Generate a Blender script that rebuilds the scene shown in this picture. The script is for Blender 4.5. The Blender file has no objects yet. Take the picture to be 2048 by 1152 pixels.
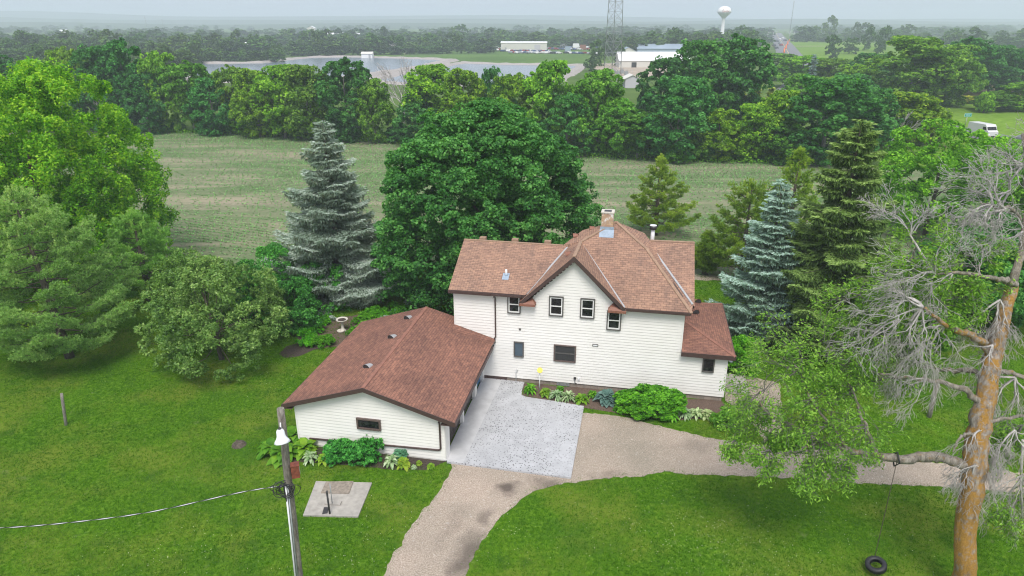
import bpy, math, random
import numpy as np
from mathutils import Vector, Matrix

# ------------------------------------------------------------------ camera, light, exposure
sc = bpy.context.scene
COL = sc.collection
CAM_H, FPX, HOR = 21.0, 1365.0, 42.0          # camera height (m), focal length and horizon row of the 2048x1152 frame
PITCH = math.atan((576 - HOR) / FPX)
cam_d = bpy.data.cameras.new('camera'); cam = bpy.data.objects.new('camera', cam_d); COL.objects.link(cam)
cam.location = (0, 0, CAM_H); cam.rotation_euler = (math.pi/2 - PITCH, 0, 0)
cam_d.sensor_width = 36; cam_d.lens = 36 * FPX / 2048; cam_d.clip_start = 0.2; cam_d.clip_end = 30000
sc.camera = cam
sc.render.resolution_x, sc.render.resolution_y = 1024, 576

SUN_EL, SUN_AZ = math.radians(58), math.radians(183)   # azimuth clockwise from +Y
w = bpy.data.worlds.new('World'); sc.world = w; w.use_nodes = True
nt = w.node_tree; nt.nodes.clear()
out = nt.nodes.new('ShaderNodeOutputWorld'); bg = nt.nodes.new('ShaderNodeBackground')
sky = nt.nodes.new('ShaderNodeTexSky'); sky.sky_type = 'NISHITA'; sky.sun_disc = False
sky.sun_elevation = SUN_EL; sky.sun_rotation = SUN_AZ; sky.air_density = 1.0; sky.dust_density = 4.0; sky.ozone_density = 1.5
hs = nt.nodes.new('ShaderNodeHueSaturation'); hs.inputs['Saturation'].default_value = 0.30
nt.links.new(sky.outputs[0], hs.inputs['Color'])
# overcast: an even grey cloud deck mixed over the clear sky
mx = nt.nodes.new('ShaderNodeMix'); mx.data_type = 'RGBA'; mx.inputs[0].default_value = 0.55
nt.links.new(hs.outputs[0], mx.inputs[6]); mx.inputs[7].default_value = (6.6, 7.2, 8.6, 1)
nt.links.new(mx.outputs[2], bg.inputs['Color']); bg.inputs['Strength'].default_value = 0.13
nt.links.new(bg.outputs[0], out.inputs['Surface'])
sd = bpy.data.lights.new('sun', 'SUN'); sun = bpy.data.objects.new('sun', sd); COL.objects.link(sun)
sd.energy = 2.6; sd.angle = math.radians(24); sd.color = (1.0, 0.95, 0.87)
sdir = Vector((math.sin(SUN_AZ)*math.cos(SUN_EL), math.cos(SUN_AZ)*math.cos(SUN_EL), math.sin(SUN_EL)))
sun.rotation_euler = sdir.to_track_quat('Z', 'Y').to_euler()
sc.view_settings.view_transform = 'Standard'; sc.view_settings.look = 'None'
sc.view_settings.gamma = 1; sc.view_settings.exposure = 0.18
sc.cycles.use_denoising = True; sc.cycles.denoising_prefilter = 'ACCURATE'; sc.cycles.filter_width = 1.15
sc.cycles.max_bounces = 7; sc.cycles.diffuse_bounces = 3; sc.cycles.glossy_bounces = 2
sc.cycles.transmission_bounces = 2; sc.cycles.transparent_max_bounces = 4; sc.cycles.volume_bounces = 2

# ------------------------------------------------------------------ surveying: where a sight line meets the ground or a distance
_cp, _sp = math.cos(PITCH), math.sin(PITCH)
def ray(x, y):
    a, b = (x - 1024)/FPX, (576 - y)/FPX
    return (a, _cp + b*_sp, -_sp + b*_cp)
def G(x, y, z=0.0):
    r = ray(x, y); t = (z - CAM_H)/r[2]; return Vector((r[0]*t, r[1]*t, z))
def At(x, y, Y):
    r = ray(x, y); t = Y/r[1]; return Vector((r[0]*t, Y, CAM_H + r[2]*t))
def depth(p): return p[1]*_cp + (CAM_H - p[2])*_sp

# ------------------------------------------------------------------ materials
MATS = {}
def newmat(name):
    m = bpy.data.materials.new(name); m.use_nodes = True; MATS[name] = m
    b = m.node_tree.nodes['Principled BSDF']; return m, m.node_tree, b
def N(nt, t, **kw):
    n = nt.nodes.new(t)
    for k, v in kw.items(): setattr(n, k, v)
    return n
def coords(nt, scale=1.0, kind='Object'):
    tc = N(nt, 'ShaderNodeTexCoord'); mp = N(nt, 'ShaderNodeMapping')
    s = scale if hasattr(scale, '__len__') else (scale,)*3
    mp.inputs['Scale'].default_value = s
    nt.links.new(tc.outputs[kind], mp.inputs[0]); return mp.outputs[0]
def noise(nt, vec, scale, detail=4, rough=.55):
    n = N(nt, 'ShaderNodeTexNoise'); n.inputs['Scale'].default_value = scale
    n.inputs['Detail'].default_value = detail; n.inputs['Roughness'].default_value = rough
    nt.links.new(vec, n.inputs['Vector']); return n.outputs[0]
def ramp(nt, fac, stops):
    r = N(nt, 'ShaderNodeValToRGB'); e = r.color_ramp.elements
    while len(e) > 1: e.remove(e[0])
    e[0].position = stops[0][0]; e[0].color = (*stops[0][1], 1)
    for p, c in stops[1:]:
        k = e.new(p); k.color = (*c, 1)
    nt.links.new(fac, r.inputs[0]); return r.outputs[0]
def mix(nt, fac, a, b, mode='MIX'):
    m = N(nt, 'ShaderNodeMix', data_type='RGBA', blend_type=mode)
    for i, v in ((0, fac), (6, a), (7, b)):
        if hasattr(v, 'links') or isinstance(v, bpy.types.NodeSocket): nt.links.new(v, m.inputs[i])
        elif i == 0: m.inputs[0].default_value = v
        else: m.inputs[i].default_value = (*v, 1) if len(v) == 3 else v
    return m.outputs[2]
def math_(nt, op, a, b=None, clamp=False):
    m = N(nt, 'ShaderNodeMath', operation=op); m.use_clamp = clamp
    for i, v in ((0, a), (1, b)):
        if v is None: continue
        if isinstance(v, bpy.types.NodeSocket): nt.links.new(v, m.inputs[i])
        else: m.inputs[i].default_value = v
    return m.outputs[0]
def bump(nt, b, h, strength=.5, dist=.02):
    n = N(nt, 'ShaderNodeBump'); n.inputs['Strength'].default_value = strength; n.inputs['Distance'].default_value = dist
    nt.links.new(h, n.inputs['Height']); nt.links.new(n.outputs[0], b.inputs['Normal'])

def mat_plain(name, col, rough=.6, var=.15, scale=6, metal=0, bmp=0, kind='Object', spec=None):
    m, nt, b = newmat(name); v = coords(nt, 1, kind)
    f = noise(nt, v, scale, 5)
    lo = tuple(c*(1-var) for c in col); hi = tuple(min(1, c*(1+var)) for c in col)
    nt.links.new(ramp(nt, f, [(.3, lo), (.7, hi)]), b.inputs['Base Color'])
    b.inputs['Roughness'].default_value = rough; b.inputs['Metallic'].default_value = metal
    if spec is not None: b.inputs['Specular IOR Level'].default_value = spec
    if bmp: bump(nt, b, f, bmp, .02)
    return m

def mat_leaf(name, dark, mid, light, transl=.25, rough=.55, spec=.25):
    """leaf colour varies leaf by leaf ('rnd' on faces) and clump by clump ('clump'), tinted by the object's colour"""
    m, nt, b = newmat(name)
    a = N(nt, 'ShaderNodeAttribute', attribute_name='rnd'); a2 = N(nt, 'ShaderNodeAttribute', attribute_name='clump')
    s = math_(nt, 'ADD', math_(nt, 'MULTIPLY', a.outputs['Fac'], .55), math_(nt, 'MULTIPLY', a2.outputs['Fac'], .45))
    c = ramp(nt, s, [(.12, dark), (.5, mid), (.88, light)])
    oi = N(nt, 'ShaderNodeObjectInfo'); c = mix(nt, 1.0, c, oi.outputs['Color'], 'MULTIPLY')
    nt.links.new(c, b.inputs['Base Color']); b.inputs['Roughness'].default_value = rough
    b.inputs['Specular IOR Level'].default_value = spec
    tr = N(nt, 'ShaderNodeBsdfTranslucent'); ms = N(nt, 'ShaderNodeMixShader'); ms.inputs[0].default_value = transl
    c2 = mix(nt, 1.0, c, (1.25, 1.25, .55), 'MULTIPLY')
    nt.links.new(c2, tr.inputs['Color']); nt.links.new(b.outputs[0], ms.inputs[1]); nt.links.new(tr.outputs[0], ms.inputs[2])
    nt.links.new(ms.outputs[0], nt.nodes['Material Output'].inputs['Surface']); return m

mat_leaf('leaf_deep', (0.018, 0.089, 0.018), (0.062, 0.239, 0.042), (0.195, 0.478, 0.104), 0.38)
mat_leaf('leaf_bright', (0.048, 0.171, 0.006), (0.176, 0.465, 0.014), (0.488, 0.735, 0.048), 0.42)
mat_leaf('leaf_mid', (0.034, 0.116, 0.009), (0.127, 0.307, 0.023), (0.325, 0.56, 0.064), 0.38)
mat_leaf('leaf_apple', (0.066, 0.158, 0.027), (0.162, 0.315, 0.059), (0.348, 0.517, 0.14), 0.35, .45, .4)
mat_leaf('leaf_far', (0.04, 0.098, 0.025), (0.081, 0.167, 0.037), (0.149, 0.247, 0.052), .15, .8, .05)
mat_leaf('leaf_ash', (0.088, 0.222, 0.024), (0.203, 0.414, 0.049), (0.405, 0.659, 0.103), 0.42)
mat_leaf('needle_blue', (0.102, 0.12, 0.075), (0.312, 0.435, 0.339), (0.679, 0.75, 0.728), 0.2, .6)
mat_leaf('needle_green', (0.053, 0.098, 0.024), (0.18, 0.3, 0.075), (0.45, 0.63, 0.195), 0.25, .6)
mat_leaf('needle_pine', (0.114, 0.244, 0.05), (0.304, 0.554, 0.144), (0.608, 0.75, 0.274), 0.3, .6)
mat_leaf('needle_gold', (0.094, 0.196, 0.017), (0.246, 0.406, 0.038), (0.522, 0.652, 0.094), 0.3, .6)
mat_leaf('leaf_white', (.10, .19, .06), (.32, .42, .22), (.62, .66, .48), .15)
mat_leaf('leaf_blue', (.05, .11, .09), (.10, .19, .16), (.18, .30, .27), .1, .45)
mat_leaf('leaf_lime', (.10, .21, .015), (.20, .34, .025), (.38, .48, .05), .25)
mat_leaf('grass_blade', (0.022, 0.083, 0.003), (0.058, 0.177, 0.007), (0.16, 0.312, 0.02), .2, .9, .0)
mat_leaf('corn_leaf', (0.091, 0.247, 0.058), (0.168, 0.39, 0.111), (0.28, 0.52, 0.169), .2, .6, .15)

def mat_bark(name, dark, light, lichen=None, amount=.5):
    m, nt, b = newmat(name); v = coords(nt, (1, 1, .25))
    f = noise(nt, v, 8, 10, .72); c = ramp(nt, f, [(.36, dark), (.62, light)])
    if lichen:
        v2 = coords(nt, 1); g = noise(nt, v2, 3.6, 9, .75)
        sz = N(nt, 'ShaderNodeSeparateXYZ'); nt.links.new(v2, sz.inputs[0])
        low = math_(nt, 'MULTIPLY', math_(nt, 'SUBTRACT', 5.5, sz.outputs[2], True), .055)   # lichen is thickest low on the trunk
        k = ramp(nt, math_(nt, 'ADD', g, low), [(amount-.06, (0, 0, 0)), (amount+.06, (1, 1, 1))])
        lc = ramp(nt, noise(nt, v2, 22, 3), [(.3, tuple(x*.6 for x in lichen)), (.7, lichen)])
        c = mix(nt, k, c, lc)
    nt.links.new(c, b.inputs['Base Color']); b.inputs['Roughness'].default_value = .9; bump(nt, b, f, 1.0, .12); return m
mat_bark('bark', (.05, .04, .03), (.16, .13, .10))
mat_bark('bark_grey', (.10, .09, .085), (.30, .28, .26))
mat_bark('bark_orange', (.15, .11, .085), (.44, .39, .35), (.50, .27, .055), .50)
mat_bark('bark_limb', (.13, .11, .09), (.40, .36, .31), (.36, .22, .06), .60)
mat_bark('bark_dead', (.38, .35, .34), (.70, .66, .64))
mat_bark('post_wood', (.16, .14, .12), (.40, .37, .33))
mat_bark('pole_wood', (.12, .10, .085), (.34, .31, .27))

# white lap siding; the laps themselves are modelled
m, nt, b = newmat('siding'); v = coords(nt, 1)
c = ramp(nt, noise(nt, v, .8, 5), [(.3, (.79, .77, .74)), (.7, (.85, .835, .81))])
c = mix(nt, math_(nt, 'MULTIPLY', noise(nt, coords(nt, (3, 3, .5)), 2, 6), .12), c, (.60, .57, .52))
nt.links.new(c, b.inputs['Base Color']); b.inputs['Roughness'].default_value = .5
m, nt, b = newmat('siding_garage'); v = coords(nt, 1)
c = ramp(nt, noise(nt, v, .8, 5), [(.3, (.78, .76, .725)), (.7, (.84, .82, .79))])
nt.links.new(c, b.inputs['Base Color']); b.inputs['Roughness'].default_value = .5
mat_plain('trim_brown', (.070, .042, .038), .5, .15)
mat_plain('trim_rust', (.24, .10, .065), .6, .15)
mat_plain('window_brown', (.12, .085, .075), .5, .15)
mat_plain('window_grey', (.10, .095, .09), .5, .15)
mat_plain('white_paint', (.78, .78, .77), .4, .04)
mat_plain('soffit', (.10, .065, .055), .7, .1)
mat_plain('metal_grey', (.46, .46, .47), .45, .12, metal=.3)
mat_plain('metal_white', (.75, .76, .78), .35, .05)
mat_plain('metal_dark', (.035, .033, .035), .5, .2)
mat_plain('flash_blue', (.30, .37, .46), .6, .15)
mat_plain('garage_door', (.040, .028, .026), .55, .2)
mat_plain('door_blue', (.020, .13, .30), .4, .1)
mat_plain('rubber', (.018, .018, .022), .55, .3)
mat_plain('rust_box', (.22, .060, .035), .7, .45, 9)
mat_plain('soil', (.060, .044, .036), 1, .45, 12, bmp=1)
mat_plain('mulch', (.125, .085, .065), 1, .45, 22, bmp=1)
mat_plain('stone_white', (.58, .54, .48), .9, .2, 30)
mat_plain('lens_white', (.85, .87, .92), .25, .03)
mat_plain('yellow_sign', (.78, .60, .05), .5, .1)
mat_plain('sign_green', (.01, .30, .24), .5, .05)
mat_plain('asphalt', (.16, .16, .17), .9, .12, 3)
mat_plain('tar', (.05, .05, .05), .8, .2, 3)
mat_plain('car_white', (.62, .62, .62), .3, .03)
mat_plain('car_red', (.20, .012, .016), .3, .05)
mat_plain('car_silver', (.32, .34, .37), .3, .05, metal=.4)
mat_plain('car_dark', (.03, .032, .04), .3, .1)
mat_plain('car_blue', (.05, .08, .18), .3, .1)
mat_plain('orange', (.75, .16, .02), .5, .05)
mat_plain('roof_white', (.80, .80, .80), .4, .04)
mat_plain('roof_blue', (.30, .37, .45), .4, .08)
mat_plain('wall_cream', (.62, .60, .55), .6, .05)
mat_plain('wall_lilac', (.50, .48, .52), .6, .06)
mat_plain('galvanised', (.34, .36, .37), .45, .12, metal=.4)
mat_plain('rock', (.34, .31, .29), .9, .3, 5, bmp=.6)
mat_plain('red_letters', (.45, .10, .06), .5, .05)
# glass panes: dark room behind a clear reflecting sheet
m, nt, b = newmat('glass'); v = coords(nt, 1)
nt.links.new(ramp(nt, noise(nt, v, 3.5, 5), [(.45, (.008, .009, .010)), (.75, (.045, .047, .05))]), b.inputs['Base Color'])
b.inputs['Roughness'].default_value = .08; b.inputs['Specular IOR Level'].default_value = .35
m, nt, b = newmat('glass_blue'); b.inputs['Base Color'].default_value = (.07, .105, .14, 1); b.inputs['Roughness'].default_value = .15
m, nt, b = newmat('screen'); b.inputs['Base Color'].default_value = (.035, .035, .037, 1); b.inputs['Roughness'].default_value = .5

def mat_shingle(name, cols, stain, mortar, sc_=1.0):
    m, nt, b = newmat(name); tc = N(nt, 'ShaderNodeTexCoord')
    br = N(nt, 'ShaderNodeTexBrick'); nt.links.new(tc.outputs['UV'], br.inputs['Vector'])
    br.inputs['Scale'].default_value = sc_; br.inputs['Brick Width'].default_value = .31; br.inputs['Row Height'].default_value = .145
    br.inputs['Mortar Size'].default_value = .010; br.inputs['Mortar Smooth'].default_value = .3; br.inputs['Bias'].default_value = 0
    br.inputs['Color1'].default_value = (*cols[0], 1); br.inputs['Color2'].default_value = (*cols[1], 1); br.inputs['Mortar'].default_value = (*mortar, 1)
    v = coords(nt, 1, 'UV')
    big = ramp(nt, noise(nt, v, .35, 6, .6), [(.35, (.80, .80, .80)), (.68, (1.18, 1.12, 1.05))])
    c = mix(nt, 1, br.outputs['Color'], big, 'MULTIPLY')
    vv = coords(nt, (3.2, 7, 1), 'UV'); c = mix(nt, .55, c, mix(nt, 1, c, ramp(nt, noise(nt, vv, 1.0, 2), [(.3, (.62, .60, .62)), (.7, (1.45, 1.32, 1.15))]), 'MULTIPLY'))
    st = ramp(nt, noise(nt, coords(nt, (.9, .22, 1), 'UV'), 1.1, 5), [(.57, (0, 0, 0)), (.78, (1, 1, 1))])
    c = mix(nt, math_(nt, 'MULTIPLY', st, .55), c, stain)
    c = mix(nt, .5, c, mix(nt, 1, c, ramp(nt, noise(nt, v, 40, 2), [(.3, (.7, .7, .7)), (.7, (1.3, 1.3, 1.3))]), 'MULTIPLY'))
    nt.links.new(c, b.inputs['Base Color']); b.inputs['Roughness'].default_value = .95; b.inputs['Specular IOR Level'].default_value = .15
    bump(nt, b, br.outputs['Fac'], -.5, .02); return m
mat_shingle('shingle_tan', ((.375, .245, .190), (.285, .185, .150)), (.15, .11, .10), (.14, .095, .078))
mat_shingle('shingle_red', ((.29, .155, .122), (.205, .112, .094)), (.10, .066, .060), (.105, .060, .050))
mat_plain('ridge_cap', (.33, .215, .15), .95, .2, 5)
mat_plain('ridge_cap_red', (.27, .125, .09), .95, .2, 5)

# brick chimney, block foundation
m, nt, b = newmat('brick_tan'); br = N(nt, 'ShaderNodeTexBrick'); v = coords(nt, 1)
sx = N(nt, 'ShaderNodeSeparateXYZ'); nt.links.new(v, sx.inputs[0]); cx_ = N(nt, 'ShaderNodeCombineXYZ')
nt.links.new(math_(nt, 'ADD', sx.outputs[0], sx.outputs[1]), cx_.inputs[0]); nt.links.new(sx.outputs[2], cx_.inputs[1])
nt.links.new(cx_.outputs[0], br.inputs['Vector']); br.inputs['Scale'].default_value = 1
br.inputs['Brick Width'].default_value = .21; br.inputs['Row Height'].default_value = .075; br.inputs['Mortar Size'].default_value = .008
br.inputs['Color1'].default_value = (.56, .36, .20, 1); br.inputs['Color2'].default_value = (.44, .25, .16, 1); br.inputs['Mortar'].default_value = (.34, .30, .26, 1)
patch = ramp(nt, noise(nt, v, 3.2, 6, .7), [(.50, (0, 0, 0)), (.58, (1, 1, 1))])
up = ramp(nt, math_(nt, 'SUBTRACT', sx.outputs[2], 9.05), [(.25, (0, 0, 0)), (.6, (1, 1, 1))])
nt.links.new(mix(nt, mix(nt, 1, patch, up, 'MULTIPLY'), br.outputs[0], (.72, .70, .68)), b.inputs['Base Color']); b.inputs['Roughness'].default_value = .9
m, nt, b = newmat('block_wall'); br = N(nt, 'ShaderNodeTexBrick'); v = coords(nt, 1)
sx = N(nt, 'ShaderNodeSeparateXYZ'); nt.links.new(v, sx.inputs[0]); cx_ = N(nt, 'ShaderNodeCombineXYZ')
nt.links.new(math_(nt, 'ADD', sx.outputs[0], sx.outputs[1]), cx_.inputs[0]); nt.links.new(sx.outputs[2], cx_.inputs[1])
nt.links.new(cx_.outputs[0], br.inputs['Vector']); br.inputs['Scale'].default_value = 1
br.inputs['Brick Width'].default_value = .42; br.inputs['Row Height'].default_value = .21; br.inputs['Mortar Size'].default_value = .012
br.inputs['Color1'].default_value = (.34, .28, .24, 1); br.inputs['Color2'].default_value = (.28, .235, .20, 1); br.inputs['Mortar'].default_value = (.22, .19, .17, 1)
g = ramp(nt, noise(nt, v, 2.2, 6), [(.4, (0, 0, 0)), (.7, (1, 1, 1))])
nt.links.new(mix(nt, math_(nt, 'MULTIPLY', g, .5), br.outputs[0], (.12, .11, .10)), b.inputs['Base Color']); b.inputs['Roughness'].default_value = .95

# ---- ground materials (world-space procedural)
def ground_mat(name, stops, fine, coarse=.06, bmp=.6, mottles=(), stretch=None):
    m, nt, b = newmat(name); v = coords(nt, 1); v0 = v
    f = noise(nt, v, fine, 6, .7); g = noise(nt, v, coarse, 5, .6)
    c = ramp(nt, f, stops)
    c = mix(nt, 1, c, ramp(nt, g, [(.3, (.80, .82, .80)), (.7, (1.22, 1.16, 1.15))]), 'MULTIPLY')
    if stretch:
        mp = N(nt, 'ShaderNodeMapping'); mp.inputs['Rotation'].default_value = (0, 0, stretch[0]); mp.inputs['Scale'].default_value = (stretch[1], 1, 1)
        nt.links.new(v, mp.inputs[0]); v = mp.outputs[0]
    for s_, lo, hi, col, amt in mottles:
        k = ramp(nt, noise(nt, v, s_, 6, .65), [(lo, (0, 0, 0)), (hi, (1, 1, 1))])
        c = mix(nt, math_(nt, 'MULTIPLY', k, amt), c, col)
    nt.links.new(c, b.inputs['Base Color']); b.inputs['Roughness'].default_value = 1; b.inputs['Specular IOR Level'].default_value = .0
    bump(nt, b, f, bmp, .05); return m
ground_mat('lawn', [(.3, (.028, .080, .005)), (.5, (.066, .162, .009)), (.72, (.145, .270, .025))], 5, .14,
           mottles=[(.22, .46, .62, (.16, .20, .030), .65), (.12, .52, .66, (.035, .095, .014), .55), (.7, .54, .68, (.036, .09, .012), .7), (1.6, .60, .70, (.17, .21, .08), .45), (.45, .66, .74, (.16, .13, .06), .35)])
ground_mat('far_land', [(.3, (.06, .11, .030)), (.7, (.12, .19, .05))], .05, .004)
ground_mat('hill_woods', [(.3, (.03, .055, .02)), (.7, (.06, .10, .035))], .02, .003)
ground_mat('meadow', [(.3, (.08, .17, .02)), (.7, (.19, .31, .045))], .6, .03, mottles=[(.05, .5, .65, (.12, .2, .03), .6)])
ground_mat('soil_field', [(.3, (.17, .165, .11)), (.7, (.32, .305, .225))], 2.2, .05, .8, stretch=(.27, .22),
           mottles=[(.12, .36, .56, (.095, .165, .062), .66), (.6, .42, .66, (.10, .175, .065), .5), (.22, .50, .66, (.35, .30, .22), .75)])
ground_mat('gravel', [(.30, (.20, .165, .13)), (.5, (.375, .32, .265)), (.70, (.60, .52, .44))], 18, .25, .9,
           mottles=[(.5, .60, .74, (.22, .175, .135), .5), (1.4, .64, .74, (.12, .15, .05), .35), (5, .60, .66, (.62, .58, .54), .5)])
ground_mat('gravel_dark', [(.3, (.075, .062, .052)), (.7, (.17, .145, .125))], 18, .5, .8)
ground_mat('field_tan', [(.3, (.17, .16, .08)), (.7, (.27, .25, .14))], .3, .02)
ground_mat('corn_green', [(.3, (.06, .13, .03)), (.7, (.13, .21, .06))], .4, .02)
# washed aggregate slab: pale blue-grey paste with dark chips
m, nt, b = newmat('slab'); v = coords(nt, 1)
vo = N(nt, 'ShaderNodeTexVoronoi', feature='F1'); vo.inputs['Scale'].default_value = 8.5; nt.links.new(v, vo.inputs['Vector'])
chip = ramp(nt, vo.outputs['Distance'], [(.24, (1, 1, 1)), (.34, (0, 0, 0))])
dens = ramp(nt, noise(nt, v, .33, 4), [(.36, (.15, .15, .15)), (.55, (1, 1, 1))])
base = ramp(nt, noise(nt, v, 1.2, 5), [(.3, (.38, .385, .40)), (.7, (.50, .505, .525))])
base = mix(nt, ramp(nt, noise(nt, v, .55, 5), [(.5, (0, 0, 0)), (.72, (.45, .45, .45))]), base, (.34, .34, .355))
cc = mix(nt, mix(nt, 1, chip, dens, 'MULTIPLY'), base, (.13, .125, .13))
nt.links.new(cc, b.inputs['Base Color']); b.inputs['Roughness'].default_value = .8
mat_plain('concrete', (.37, .345, .31), .9, .18, 4, bmp=.3)
mat_plain('concrete_smooth', (.50, .50, .51), .8, .10, 2)
mat_plain('concrete_dark', (.26, .22, .18), .9, .3, 7, bmp=.4)
m, nt, b = newmat('water'); v = coords(nt, (.12, .5, .5))
nt.links.new(ramp(nt, noise(nt, v, 1.5, 4), [(.3, (.13, .165, .20)), (.7, (.18, .22, .255))]), b.inputs['Base Color'])
b.inputs['Roughness'].default_value = .22; bump(nt, b, noise(nt, coords(nt, 1), 1.5, 3), .25, .05)

# ------------------------------------------------------------------ building helpers
def tag(o, label=None, cat=None, group=None, kind=None):
    if label: o['label'] = label
    if cat: o['category'] = cat
    if group: o['group'] = group
    if kind: o['kind'] = kind
    return o
def empty(name, loc=(0, 0, 0), rz=0, **kw):
    o = bpy.data.objects.new(name, None); COL.objects.link(o); o.location = loc; o.rotation_euler.z = rz
    o.empty_display_size = .3
    return tag(o, **kw)

class MB:
    def __init__(s): s.v = []; s.f = []; s.m = []; s.sm = []
    def add(s, vs, fs, mat=0, smooth=False):
        k = len(s.v); s.v.extend(tuple(p) for p in vs)
        for f in fs: s.f.append(tuple(i+k for i in f)); s.m.append(mat); s.sm.append(smooth)
    def box(s, lo, hi, mat=0, M=None):
        (a, b, c), (d, e, f) = lo, hi
        vs = [(a,b,c),(d,b,c),(d,e,c),(a,e,c),(a,b,f),(d,b,f),(d,e,f),(a,e,f)]
        if M is not None: vs = [M @ Vector(p) for p in vs]
        s.add(vs, [(0,3,2,1),(4,5,6,7),(0,1,5,4),(1,2,6,5),(2,3,7,6),(3,0,4,7)], mat)
    def prism(s, poly, z0, z1, mat=0, side=None):
        n = len(poly); vs = [(p[0], p[1], z0) for p in poly] + [(p[0], p[1], z1) for p in poly]
        s.add(vs, [tuple(range(n, 2*n))], mat); k = side if side is not None else mat
        s.add(vs, [tuple(reversed(range(n)))] + [(i, (i+1) % n, n+(i+1) % n, n+i) for i in range(n)], k)
    def tube(s, pts, rad, n=8, mat=0, cap=True, smooth=True):
        pts = [Vector(p) for p in pts]
        if not hasattr(rad, '__len__'): rad = [rad]*len(pts)
        k = len(s.v); prev = None
        for i, p in enumerate(pts):
            d = (pts[min(i+1, len(pts)-1)] - pts[max(i-1, 0)])
            d = d.normalized() if d.length > 1e-9 else Vector((0, 0, 1))
            if prev is None: a = d.orthogonal().normalized()
            else:
                a = prev - d*prev.dot(d); a = a.normalized() if a.length > 1e-6 else d.orthogonal().normalized()
            prev = a; b = d.cross(a)
            for j in range(n):
                t = 2*math.pi*j/n; s.v.append(tuple(p + (a*math.cos(t) + b*math.sin(t))*rad[i]))
        for i in range(len(pts)-1):
            for j in range(n):
                q = k+i*n; s.f.append((q+j, q+(j+1) % n, q+n+(j+1) % n, q+n+j)); s.m.append(mat); s.sm.append(smooth)
        if cap:
            s.f.append(tuple(reversed(range(k, k+n)))); s.m.append(mat); s.sm.append(False)
            q = k+(len(pts)-1)*n; s.f.append(tuple(range(q, q+n))); s.m.append(mat); s.sm.append(False)
    def lathe(s, prof, c=(0, 0, 0), n=20, mat=0, smooth=True):
        k = len(s.v)
        for r, z in prof:
            for j in range(n):
                t = 2*math.pi*j/n; s.v.append((c[0]+r*math.cos(t), c[1]+r*math.sin(t), c[2]+z))
        for i in range(len(prof)-1):
            for j in range(n):
                q = k+i*n; s.f.append((q+j, q+(j+1) % n, q+n+(j+1) % n, q+n+j)); s.m.append(mat); s.sm.append(smooth)
    def xf(s, M):
        s.v = [tuple(M @ Vector(p)) for p in s.v]; return s
    def build(s, name, mats, parent=None, uv=False):
        me = bpy.data.meshes.new(name); me.from_pydata(s.v, [], s.f)
        for mm in (mats if isinstance(mats, (list, tuple)) else [mats]): me.materials.append(MATS[mm])
        me.polygons.foreach_set('material_index', s.m); me.polygons.foreach_set('use_smooth', s.sm)
        if uv:
            ul = me.uv_layers.new(name='UVMap')
            for p in me.polygons:
                nrm = p.normal; h = Vector((0, 0, 1)).cross(nrm)
                h = h.normalized() if h.length > 1e-4 else Vector((1, 0, 0)); vv = nrm.cross(h)
                for li in p.loop_indices:
                    co = me.vertices[me.loops[li].vertex_index].co; ul.data[li].uv = (co.dot(h), co.dot(vv))
        me.update(); o = bpy.data.objects.new(name, me); COL.objects.link(o)
        if parent: o.parent = parent
        return o

def mesh_np(name, V, F, mats, parent=None, rnd=None, clump=None, mat_idx=None):
    """a mesh from numpy arrays; F is (n,k) with k = 3 or 4"""
    me = bpy.data.meshes.new(name); n, k = F.shape
    me.vertices.add(len(V)); me.vertices.foreach_set('co', np.asarray(V, np.float32).ravel())
    me.loops.add(n*k); me.loops.foreach_set('vertex_index', F.astype(np.int32).ravel())
    me.polygons.add(n); me.polygons.foreach_set('loop_start', np.arange(0, n*k, k, dtype=np.int32))
    for mm in (mats if isinstance(mats, (list, tuple)) else [mats]): me.materials.append(MATS[mm])
    if mat_idx is not None: me.polygons.foreach_set('material_index', mat_idx.astype(np.int32))
    me.update(calc_edges=True)
    for nm, arr in (('rnd', rnd), ('clump', clump)):
        if arr is not None:
            a = me.attributes.new(nm, 'FLOAT', 'FACE'); a.data.foreach_set('value', arr.astype(np.float32))
    o = bpy.data.objects.new(name, me); COL.objects.link(o)
    if parent: o.parent = parent
    return o
def link_copy(src, parent=None, loc=None, rz=None, sca=None, color=None):
    o = src.copy(); COL.objects.link(o); o.parent = parent
    if loc is not None: o.location = loc
    if rz is not None: o.rotation_euler.z = rz
    if sca is not None: o.scale = sca
    if color is not None: o.color = color
    return o
def unit(a): return a/np.maximum(np.linalg.norm(a, axis=-1, keepdims=True), 1e-9)
def rnd_dirs(rng, n): return unit(rng.normal(size=(n, 3)))

def leaf_quads(P, Nn, size, aspect, rng, axis=None, fold=.25):
    """rhombic leaves at P facing Nn; returns V, F"""
    n = len(P); t = axis if axis is not None else rnd_dirs(rng, n)
    t = unit(t - Nn*np.sum(t*Nn, 1, keepdims=True)); b = np.cross(Nn, t)
    s = size if hasattr(size, '__len__') else np.full(n, size)
    s = (s*rng.uniform(.7, 1.3, n))[:, None]
    a0 = P - t*s*.5; a2 = P + t*s*.5; w_ = s*aspect*.5
    a1 = P + b*w_ + Nn*w_*fold; a3 = P - b*w_ + Nn*w_*fold
    V = np.stack([a0, a1, a2, a3], 1).reshape(-1, 3); F = np.arange(4*n).reshape(n, 4); return V, F

def smooth_noise_dir(rng, D, k=5, f=3.0):
    """cheap lumpy function on directions"""
    out = np.zeros(len(D))
    for _ in range(k):
        a = rnd_dirs(rng, 1)[0]*f*rng.uniform(.6, 1.8); out += np.sin(D@a*2.2 + rng.uniform(0, 6.28))
    return out/k
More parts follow.
